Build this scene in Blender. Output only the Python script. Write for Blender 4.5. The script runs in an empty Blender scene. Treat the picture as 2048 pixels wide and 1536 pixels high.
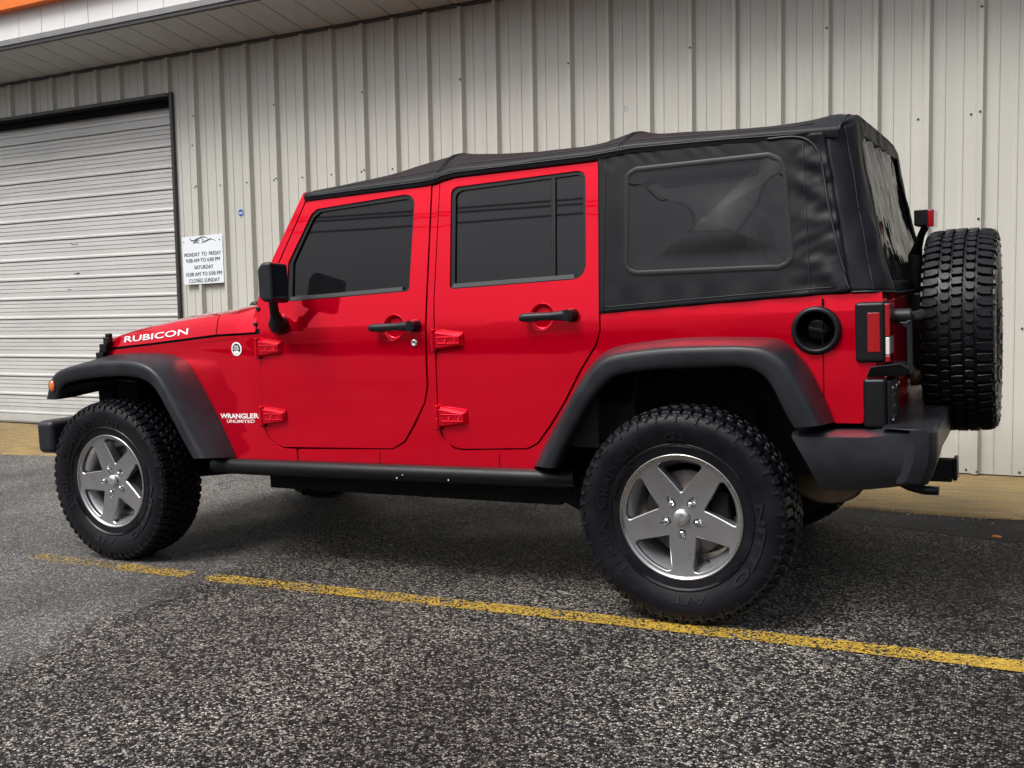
import bpy, bmesh, math, random
from math import pi, sin, cos, tan, radians, sqrt, atan2
from mathutils import Vector, Matrix, geometry, noise
random.seed(7)
S = bpy.context.scene
COL = S.collection

# ------------------------------------------------------------------ camera
cam_d = bpy.data.cameras.new('camera'); cam = bpy.data.objects.new('camera', cam_d); COL.objects.link(cam)
cam_d.sensor_width = 36.0; cam_d.sensor_fit = 'HORIZONTAL'; cam_d.lens = 36.0*2030.05/2048
cam_d.clip_start = 0.05; cam_d.clip_end = 2000
right = Vector((0.8909278, 0.4537907, -0.0179330)); up = Vector((-0.0172655, 0.0733033, 0.9971602)); fwd = Vector((-0.4538166, 0.8880882, -0.0731429))
mw = Matrix.Identity(4)
for i in range(3):
    mw[i][0] = right[i]; mw[i][1] = up[i]; mw[i][2] = -fwd[i]
mw[0][3], mw[1][3], mw[2][3] = 1.11043, -4.43280, 1.14230
cam.matrix_world = mw
S.camera = cam

# ------------------------------------------------------------------ world and sun (flat overcast daylight)
SUN_EL, SUN_AZ = radians(53), radians(211)      # azimuth measured from +Y, clockwise seen from above
W = bpy.data.worlds.new('World'); S.world = W; W.use_nodes = True
nt = W.node_tree; nt.nodes.clear()
sky = nt.nodes.new('ShaderNodeTexSky'); sky.sky_type = 'NISHITA'; sky.sun_disc = False
sky.sun_elevation = SUN_EL; sky.sun_rotation = SUN_AZ
sky.air_density = 1.0; sky.dust_density = 4.0; sky.ozone_density = 1.0
hsv = nt.nodes.new('ShaderNodeHueSaturation'); hsv.inputs['Saturation'].default_value = 0.38
bgn = nt.nodes.new('ShaderNodeBackground'); bgn.inputs['Strength'].default_value = 0.10
wo = nt.nodes.new('ShaderNodeOutputWorld')
# cloud cover: an overcast sky is brightest overhead and dims towards the horizon, with soft cloud structure
tcw = nt.nodes.new('ShaderNodeTexCoord'); sepw = nt.nodes.new('ShaderNodeSeparateXYZ'); nt.links.new(tcw.outputs['Generated'], sepw.inputs[0])
mrw = nt.nodes.new('ShaderNodeMapRange'); mrw.inputs['From Min'].default_value = 0.0; mrw.inputs['From Max'].default_value = 0.9; mrw.inputs['To Min'].default_value = 0.20; mrw.inputs['To Max'].default_value = 2.1
nt.links.new(sepw.outputs['Z'], mrw.inputs['Value'])
cln = nt.nodes.new('ShaderNodeTexNoise'); cln.inputs['Scale'].default_value = 2.4; cln.inputs['Detail'].default_value = 5; nt.links.new(tcw.outputs['Generated'], cln.inputs['Vector'])
clr = nt.nodes.new('ShaderNodeMapRange'); clr.inputs['From Min'].default_value = .3; clr.inputs['From Max'].default_value = .7; clr.inputs['To Min'].default_value = .82; clr.inputs['To Max'].default_value = 1.18; nt.links.new(cln.outputs['Fac'], clr.inputs['Value'])
mlw = nt.nodes.new('ShaderNodeMath'); mlw.operation = 'MULTIPLY'; nt.links.new(mrw.outputs[0], mlw.inputs[0]); nt.links.new(clr.outputs[0], mlw.inputs[1])
vmw = nt.nodes.new('ShaderNodeVectorMath'); vmw.operation = 'SCALE'; nt.links.new(mlw.outputs[0], vmw.inputs['Scale'])
nt.links.new(sky.outputs[0], hsv.inputs['Color']); nt.links.new(hsv.outputs[0], vmw.inputs[0]); nt.links.new(vmw.outputs[0], bgn.inputs['Color']); nt.links.new(bgn.outputs[0], wo.inputs['Surface'])
sl = bpy.data.lights.new('sun', 'SUN'); sl.energy = 1.5; sl.angle = radians(20); sl.color = (1.0, 0.97, 0.92)
so = bpy.data.objects.new('sun', sl); COL.objects.link(so)
sd = Vector((sin(SUN_AZ)*cos(SUN_EL), cos(SUN_AZ)*cos(SUN_EL), sin(SUN_EL)))
so.rotation_euler = sd.to_track_quat('Z', 'Y').to_euler(); so.location = (-3, -8, 10)
S.view_settings.view_transform = 'Standard'; S.view_settings.look = 'None'
S.view_settings.exposure = 0.62; S.view_settings.gamma = 1.0
S.render.engine = 'CYCLES'
S.cycles.max_bounces = 8; S.cycles.transparent_max_bounces = 12
S.cycles.caustics_reflective = False; S.cycles.caustics_refractive = False

# ------------------------------------------------------------------ materials
MATS = {}
def nn(t, typ, **kw):
    n = t.nodes.new(typ)
    for k, v in kw.items():
        if k.startswith('i_'): n.inputs[k[2:].replace('_', ' ')].default_value = v
        else: setattr(n, k, v)
    return n
def mat(name, col=(.5,.5,.5), rough=.5, metal=0., spec=.5, coat=0., bump=None, bscale=50., bdist=.002, vary=0., vscale=6., rvary=0., coat_rough=.03):
    """Principled material with optional noise bump, colour variation and roughness variation."""
    if name in MATS: return MATS[name]
    m = bpy.data.materials.new(name); m.use_nodes = True; t = m.node_tree
    p = t.nodes['Principled BSDF']
    p.inputs['Base Color'].default_value = (*col, 1); p.inputs['Roughness'].default_value = rough
    p.inputs['Metallic'].default_value = metal; p.inputs['Specular IOR Level'].default_value = spec
    p.inputs['Coat Weight'].default_value = coat; p.inputs['Coat Roughness'].default_value = coat_rough
    tc = nn(t, 'ShaderNodeTexCoord')
    if vary or rvary:
        n = nn(t, 'ShaderNodeTexNoise'); n.inputs['Scale'].default_value = vscale; n.inputs['Detail'].default_value = 6; n.inputs['Roughness'].default_value = .65
        t.links.new(tc.outputs['Object'], n.inputs['Vector'])
        if vary:
            r = nn(t, 'ShaderNodeMapRange'); r.inputs['From Min'].default_value = .3; r.inputs['From Max'].default_value = .7
            r.inputs['To Min'].default_value = 1-vary; r.inputs['To Max'].default_value = 1+vary
            mx = nn(t, 'ShaderNodeVectorMath', operation='SCALE'); mx.inputs[0].default_value = col
            t.links.new(n.outputs['Fac'], r.inputs['Value']); t.links.new(r.outputs[0], mx.inputs['Scale']); t.links.new(mx.outputs[0], p.inputs['Base Color'])
        if rvary:
            r = nn(t, 'ShaderNodeMapRange'); r.inputs['From Min'].default_value = .3; r.inputs['From Max'].default_value = .7
            r.inputs['To Min'].default_value = max(0, rough-rvary); r.inputs['To Max'].default_value = min(1, rough+rvary)
            t.links.new(n.outputs['Fac'], r.inputs['Value']); t.links.new(r.outputs[0], p.inputs['Roughness'])
    if bump:
        n = nn(t, 'ShaderNodeTexNoise'); n.inputs['Scale'].default_value = bscale; n.inputs['Detail'].default_value = 3
        b = nn(t, 'ShaderNodeBump'); b.inputs['Strength'].default_value = bump; b.inputs['Distance'].default_value = bdist
        t.links.new(tc.outputs['Object'], n.inputs['Vector']); t.links.new(n.outputs['Fac'], b.inputs['Height']); t.links.new(b.outputs[0], p.inputs['Normal'])
        if coat: t.links.new(b.outputs[0], p.inputs['Coat Normal'])
    MATS[name] = m
    return m
RED = mat('red_paint', (.72, .0, .018), rough=.085, metal=.60, spec=.08, coat=.40, coat_rough=.012, bump=.30, bscale=1.7, bdist=.007)
PLAST = mat('textured_black_plastic', (.013, .014, .018), rough=.42, spec=.34, bump=.45, bscale=420, bdist=.0007, vary=.34, vscale=7, rvary=.08)
SATIN = mat('satin_black_metal', (.004, .004, .0055), rough=.44, spec=.28, rvary=.08, vscale=12)
TRIM = mat('black_rubber_trim', (.005, .005, .007), rough=.38, spec=.32)
DARK = mat('underbody_black', (.004, .004, .0055), rough=.75, spec=.2, vary=.4, vscale=9)
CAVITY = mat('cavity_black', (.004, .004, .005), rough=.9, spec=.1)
TYRE = mat('tyre_rubber', (.0045, .0045, .007), rough=.40, spec=.26, bump=.25, bscale=160, bdist=.0008, vary=.35, vscale=9, rvary=.12)
ALLOY = mat('painted_alloy', (.46, .46, .47), rough=.30, metal=.92, vary=.11, vscale=7, rvary=.04)
ALLOYD = mat('alloy_barrel', (.60, .61, .62), rough=.30, metal=.85, vary=.15, vscale=9)
CHROME = mat('chrome', (.75, .75, .75), rough=.12, metal=1.)
STEEL = mat('rough_steel', (.11, .10, .095), rough=.5, metal=.9, vary=.3, vscale=25)
RUST = mat('brown_heat_shield', (.16, .115, .08), rough=.5, metal=.6, vary=.3, vscale=14)
FABRIC = mat('black_vinyl_fabric', (.0042, .0046, .0068), rough=.46, spec=.20, bump=.4, bscale=900, bdist=.0005, vary=.15, vscale=5, rvary=.06)
SEAM = mat('vinyl_seam', (.006, .012, .014), rough=.45)
WHITE = mat('white_decal', (.80, .80, .80), rough=.4)
MIRR = mat('mirror_glass', (.10, .11, .14), rough=.03, metal=1.)
MARK = mat('black_print', (.012, .012, .016), rough=.5)
SIGNW = mat('sign_white', (.72, .76, .80), rough=.35, vary=.03)
BLUE = mat('sticker_blue', (.005, .10, .42), rough=.4)
SEATM = mat('seat_cloth', (.035, .036, .040), rough=.8)
BARREL = mat('lock_chrome', (.7, .7, .72), rough=.22, metal=.9)
ORANGES = mat('orange_fascia_paint', (.74, .15, .004), rough=.4, vary=.05, vscale=2)
GALV = mat('screw_steel', (.10, .09, .085), rough=.5, metal=.5)
GALVL = mat('screw_steel_pale', (.50, .49, .45), rough=.4, metal=.3)

def glass(name, col, transp, rough=.02, wav=0., wscale=3.):
    m = bpy.data.materials.new(name); m.use_nodes = True; t = m.node_tree; p = t.nodes['Principled BSDF']
    p.inputs['Base Color'].default_value = (*col, 1); p.inputs['Roughness'].default_value = rough; p.inputs['Specular IOR Level'].default_value = .5
    tr = nn(t, 'ShaderNodeBsdfTransparent'); tr.inputs['Color'].default_value = (.55, .57, .60, 1)
    mx = nn(t, 'ShaderNodeMixShader'); mx.inputs[0].default_value = transp
    out = t.nodes['Material Output']
    t.links.new(p.outputs[0], mx.inputs[1]); t.links.new(tr.outputs[0], mx.inputs[2]); t.links.new(mx.outputs[0], out.inputs['Surface'])
    if wav:
        tc = nn(t, 'ShaderNodeTexCoord'); n = nn(t, 'ShaderNodeTexNoise'); n.inputs['Scale'].default_value = wscale; n.inputs['Detail'].default_value = 1.5
        b = nn(t, 'ShaderNodeBump'); b.inputs['Strength'].default_value = 1.; b.inputs['Distance'].default_value = wav
        t.links.new(tc.outputs['Object'], n.inputs['Vector']); t.links.new(n.outputs['Fac'], b.inputs['Height']); t.links.new(b.outputs[0], p.inputs['Normal'])
    MATS[name] = m; return m
GLASS = glass('tinted_glass', (.010, .010, .012), .34)
GLASSB = glass('dark_privacy_glass', (.008, .008, .010), .12)
VINYLW = glass('tinted_vinyl_window', (.010, .010, .012), .17, rough=.010)
VINYLR = glass('rear_vinyl_window', (.02, .02, .02), .35, rough=.05, wav=.01, wscale=5.)

def lens(name, col, rough=.15, scale=140.):
    m = mat(name, col, rough=rough, spec=.6, coat=.6)
    t = m.node_tree; p = t.nodes['Principled BSDF']
    tc = nn(t, 'ShaderNodeTexCoord'); n = nn(t, 'ShaderNodeTexVoronoi'); n.inputs['Scale'].default_value = scale
    b = nn(t, 'ShaderNodeBump'); b.inputs['Strength'].default_value = .35; b.inputs['Distance'].default_value = .001
    t.links.new(tc.outputs['Object'], n.inputs['Vector']); t.links.new(n.outputs['Distance'], b.inputs['Height']); t.links.new(b.outputs[0], p.inputs['Normal'])
    return m
REDL = lens('red_lens', (.28, .0, .004), scale=260.); CLEARL = lens('clear_lens', (.65, .60, .58)); ORL = lens('amber_lens', (.75, .16, .03), scale=90.)

# ------------------------------------------------------------------ mesh helpers
class MB:
    """collects geometry that becomes ONE mesh object"""
    def __init__(s): s.v = []; s.f = []; s.m = []; s.sm = []
    def add(s, vs, fs, mi=0, smooth=False, M=None):
        o = len(s.v)
        s.v += [tuple(M @ Vector(p)) for p in vs] if M is not None else [tuple(p) for p in vs]
        for f in fs: s.f.append(tuple(o+i for i in f)); s.m.append(mi); s.sm.append(smooth)
        return s
    def box(s, c, d, mi=0, M=None, taper=1.):
        x, y, z = c; a, b, h = d[0]/2, d[1]/2, d[2]/2
        vs = [(x-a, y-b, z-h), (x+a, y-b, z-h), (x+a, y+b, z-h), (x-a, y+b, z-h)] + [(x-a*taper, y-b*taper, z+h), (x+a*taper, y-b*taper, z+h), (x+a*taper, y+b*taper, z+h), (x-a*taper, y+b*taper, z+h)]
        return s.add(vs, [(3,2,1,0), (4,5,6,7), (0,1,5,4), (1,2,6,5), (2,3,7,6), (3,0,4,7)], mi, False, M)
    def lathe(s, prof, axis='y', seg=64, c=(0,0,0), mi=0, smooth=True, close=False, a0=0, a1=2*pi):
        """prof: list of (radius, along)"""
        full = abs(a1-a0-2*pi) < 1e-6; n = seg if full else seg+1
        vs = []
        for i in range(n):
            a = a0+(a1-a0)*i/seg
            for r, t in prof:
                u, w = r*cos(a), r*sin(a)
                p = {'y': (u, t, w), 'z': (u, w, t), 'x': (t, u, w)}[axis]
                vs.append((p[0]+c[0], p[1]+c[1], p[2]+c[2]))
        k = len(prof); fs = []
        for i in range(seg):
            j = (i+1) % n if full else i+1
            for q in range(k-1 if not close else k):
                q2 = (q+1) % k
                fs.append((i*k+q, j*k+q, j*k+q2, i*k+q2))
        return s.add(vs, fs, mi, smooth)
    def cyl(s, p0, p1, r0, r1=None, seg=20, mi=0, smooth=True, caps=True):
        r1 = r0 if r1 is None else r1; p0 = Vector(p0); p1 = Vector(p1); d = (p1-p0).normalized()
        a = d.orthogonal().normalized(); b = d.cross(a)
        vs = [p0+(a*cos(t)+b*sin(t))*r0 for t in [2*pi*i/seg for i in range(seg)]] + [p1+(a*cos(t)+b*sin(t))*r1 for t in [2*pi*i/seg for i in range(seg)]]
        s.add(vs, [(i, (i+1) % seg, seg+(i+1) % seg, seg+i) for i in range(seg)], mi, smooth)
        if caps: s.add(vs, [tuple(range(seg))[::-1], tuple(range(seg, 2*seg))], mi, False)
        return s
    def tube(s, pts, r, seg=12, mi=0, squash=None, caps=True):
        P = [Vector(p) for p in pts]; n = len(P); rings = []
        up = Vector((0,0,1))
        for i in range(n):
            d = (P[min(i+1, n-1)]-P[max(i-1, 0)]).normalized()
            a = d.cross(up) if abs(d.dot(up)) < .95 else d.cross(Vector((0,1,0)))
            a.normalize(); b = a.cross(d).normalized()
            rr = r[i] if isinstance(r, (list, tuple)) else r
            sx, sy = squash or (1, 1)
            rings.append([P[i]+a*cos(2*pi*k/seg)*rr*sx+b*sin(2*pi*k/seg)*rr*sy for k in range(seg)])
        vs = [v for rg in rings for v in rg]
        s.add(vs, [(i*seg+k, i*seg+(k+1) % seg, (i+1)*seg+(k+1) % seg, (i+1)*seg+k) for i in range(n-1) for k in range(seg)], mi, True)
        if caps: s.add(vs, [tuple(range(seg))[::-1], tuple(range((n-1)*seg, n*seg))], mi, False)
        return s
    def grid(s, rows, mi=0, smooth=True, flip=False, closed=False):
        """rows: list of equally long point lists"""
        k = len(rows[0]); vs = [p for r in rows for p in r]; fs = []
        for i in range(len(rows)-1):
            for j in range(k if closed else k-1):
                q = (i*k+j, i*k+(j+1) % k, (i+1)*k+(j+1) % k, (i+1)*k+j)
                fs.append(q[::-1] if flip else q)
        return s.add(vs, fs, mi, smooth)
    def prism(s, pts, thick, mi=0, smooth=False):
        """closed planar 3D polygon extruded by vector thick"""
        P = [Vector(p) for p in pts]; T = Vector(thick); n = len(P)
        vs = P+[p+T for p in P]
        s.add(vs, [tuple(range(n))], mi); s.add(vs, [tuple(range(n, 2*n))[::-1]], mi)
        s.add(vs, [(i, n+i, n+(i+1) % n, (i+1) % n) for i in range(n)], mi, smooth)
        return s
    def mirror_y(s):
        o = MB(); o.v = [(x, -y, z) for x, y, z in s.v]; o.f = [f[::-1] for f in s.f]; o.m = list(s.m); o.sm = list(s.sm); return o
    def merged(s, o):
        n = len(s.v); s.v += o.v; s.f += [tuple(n+i for i in f) for f in o.f]; s.m += o.m; s.sm += o.sm; return s
    def build(s, name, mats, parent=None, bevel=0., seg=2, angle=35, weld=True, loc=None, fixn=True, autosmooth=None):
        me = bpy.data.meshes.new(name)
        if not isinstance(mats, (list, tuple)): mats = [mats]
        for m in mats: me.materials.append(m)
        me.from_pydata(s.v, [], s.f)
        for i, p in enumerate(me.polygons): p.material_index = s.m[i]; p.use_smooth = s.sm[i]
        if weld or fixn:
            bm = bmesh.new(); bm.from_mesh(me)
            if weld: bmesh.ops.remove_doubles(bm, verts=bm.verts, dist=1e-5)
            if fixn: bmesh.ops.recalc_face_normals(bm, faces=bm.faces)
            bm.to_mesh(me); bm.free()
        me.update()
        o = bpy.data.objects.new(name, me); COL.objects.link(o)
        if parent is not None: o.parent = parent
        if loc: o.location = loc
        if bevel:
            b = o.modifiers.new('bevel', 'BEVEL'); b.width = bevel; b.segments = seg; b.limit_method = 'ANGLE'; b.angle_limit = radians(angle); b.harden_normals = False
            for p in me.polygons: p.use_smooth = True
            autosmooth = autosmooth or 40
        if autosmooth: me.set_sharp_from_angle(angle=radians(autosmooth)) if not bevel else me.set_sharp_from_angle(angle=radians(180))
        if bevel:
            w = o.modifiers.new('wn', 'WEIGHTED_NORMAL'); w.keep_sharp = True; w.weight = 90
        return o
def tag(o, label=None, cat=None, group=None, kind=None):
    for k, v in (('label', label), ('category', cat), ('group', group), ('kind', kind)):
        if v: o[k] = v
    return o
def empty(name, loc=(0,0,0), rot=None, parent=None):
    o = bpy.data.objects.new(name, None); COL.objects.link(o); o.location = loc; o.empty_display_size = .2
    if rot: o.rotation_euler = rot
    if parent: o.parent = parent
    return o
def copy_tree(o, parent=None):
    c = o.copy(); COL.objects.link(c); c.parent = parent
    for ch in [x for x in o.children]: copy_tree(ch, c)
    return c
def poly_mesh(outer, holes=()):
    """2D tessellation of a polygon with holes -> verts, tris"""
    loops = [[Vector((p[0], p[1], 0)) for p in outer]]+[[Vector((p[0], p[1], 0)) for p in h] for h in holes]
    tris = geometry.tessellate_polygon(loops)
    vs = [(p.x, p.y) for l in loops for p in l]
    return vs, [tuple(t) for t in tris], [len(l) for l in loops]
def smooth_loop(pts, r=2, it=1):
    """Chaikin corner cutting of a closed 2D loop"""
    for _ in range(it):
        q = []
        for i in range(len(pts)):
            a, b = pts[i], pts[(i+1) % len(pts)]
            q += [tuple(a[k]*.75+b[k]*.25 for k in range(len(a))), tuple(a[k]*.25+b[k]*.75 for k in range(len(a)))]
        pts = q
    return pts
def spline(pts, n):
    """Catmull-Rom resample of an open polyline, n points per span"""
    out = []; P = [Vector(p) for p in pts]
    for i in range(len(P)-1):
        p0 = P[max(i-1, 0)]; p1 = P[i]; p2 = P[i+1]; p3 = P[min(i+2, len(P)-1)]
        for k in range(n):
            t = k/n
            out.append(.5*((2*p1)+(-p0+p2)*t+(2*p0-5*p1+4*p2-p3)*t*t+(-p0+3*p1-3*p2+p3)*t**3))
    out.append(P[-1]); return out
def text_geo(txt, size, bold=0., extrude=.002, spacing=1.0, shear=0., sx=1.):
    """letters as (verts, faces) flat in XY with thickness in Z, starting at x=0"""
    cu = bpy.data.curves.new('t', 'FONT'); cu.body = txt; cu.size = size; cu.extrude = extrude; cu.offset = bold; cu.space_character = spacing; cu.shear = shear; cu.resolution_u = 3
    ob = bpy.data.objects.new('t', cu); COL.objects.link(ob)
    dg = bpy.context.evaluated_depsgraph_get(); ev = ob.evaluated_get(dg); me = ev.to_mesh()
    vs = [Vector((v.co.x*sx, v.co.y, v.co.z)) for v in me.vertices]; fs = [tuple(p.vertices) for p in me.polygons]
    ev.to_mesh_clear(); bpy.data.objects.remove(ob); bpy.data.curves.remove(cu)
    return vs, fs
def fit_text(txt, x0, x1, y0, y1, bold=0., extrude=.002, shear=0.):
    """text scaled so that its capital letters fill the box x0..x1, y0..y1"""
    vs, fs = text_geo(txt, 1.0, bold, .5, shear=shear)
    ax, bx = min(v.x for v in vs), max(v.x for v in vs); ay, by = min(v.y for v in vs), max(v.y for v in vs)
    return [Vector((x0+(v.x-ax)/(bx-ax)*(x1-x0), y0+(v.y-ay)/(by-ay)*(y1-y0), v.z*2*extrude)) for v in vs], fs

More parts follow.
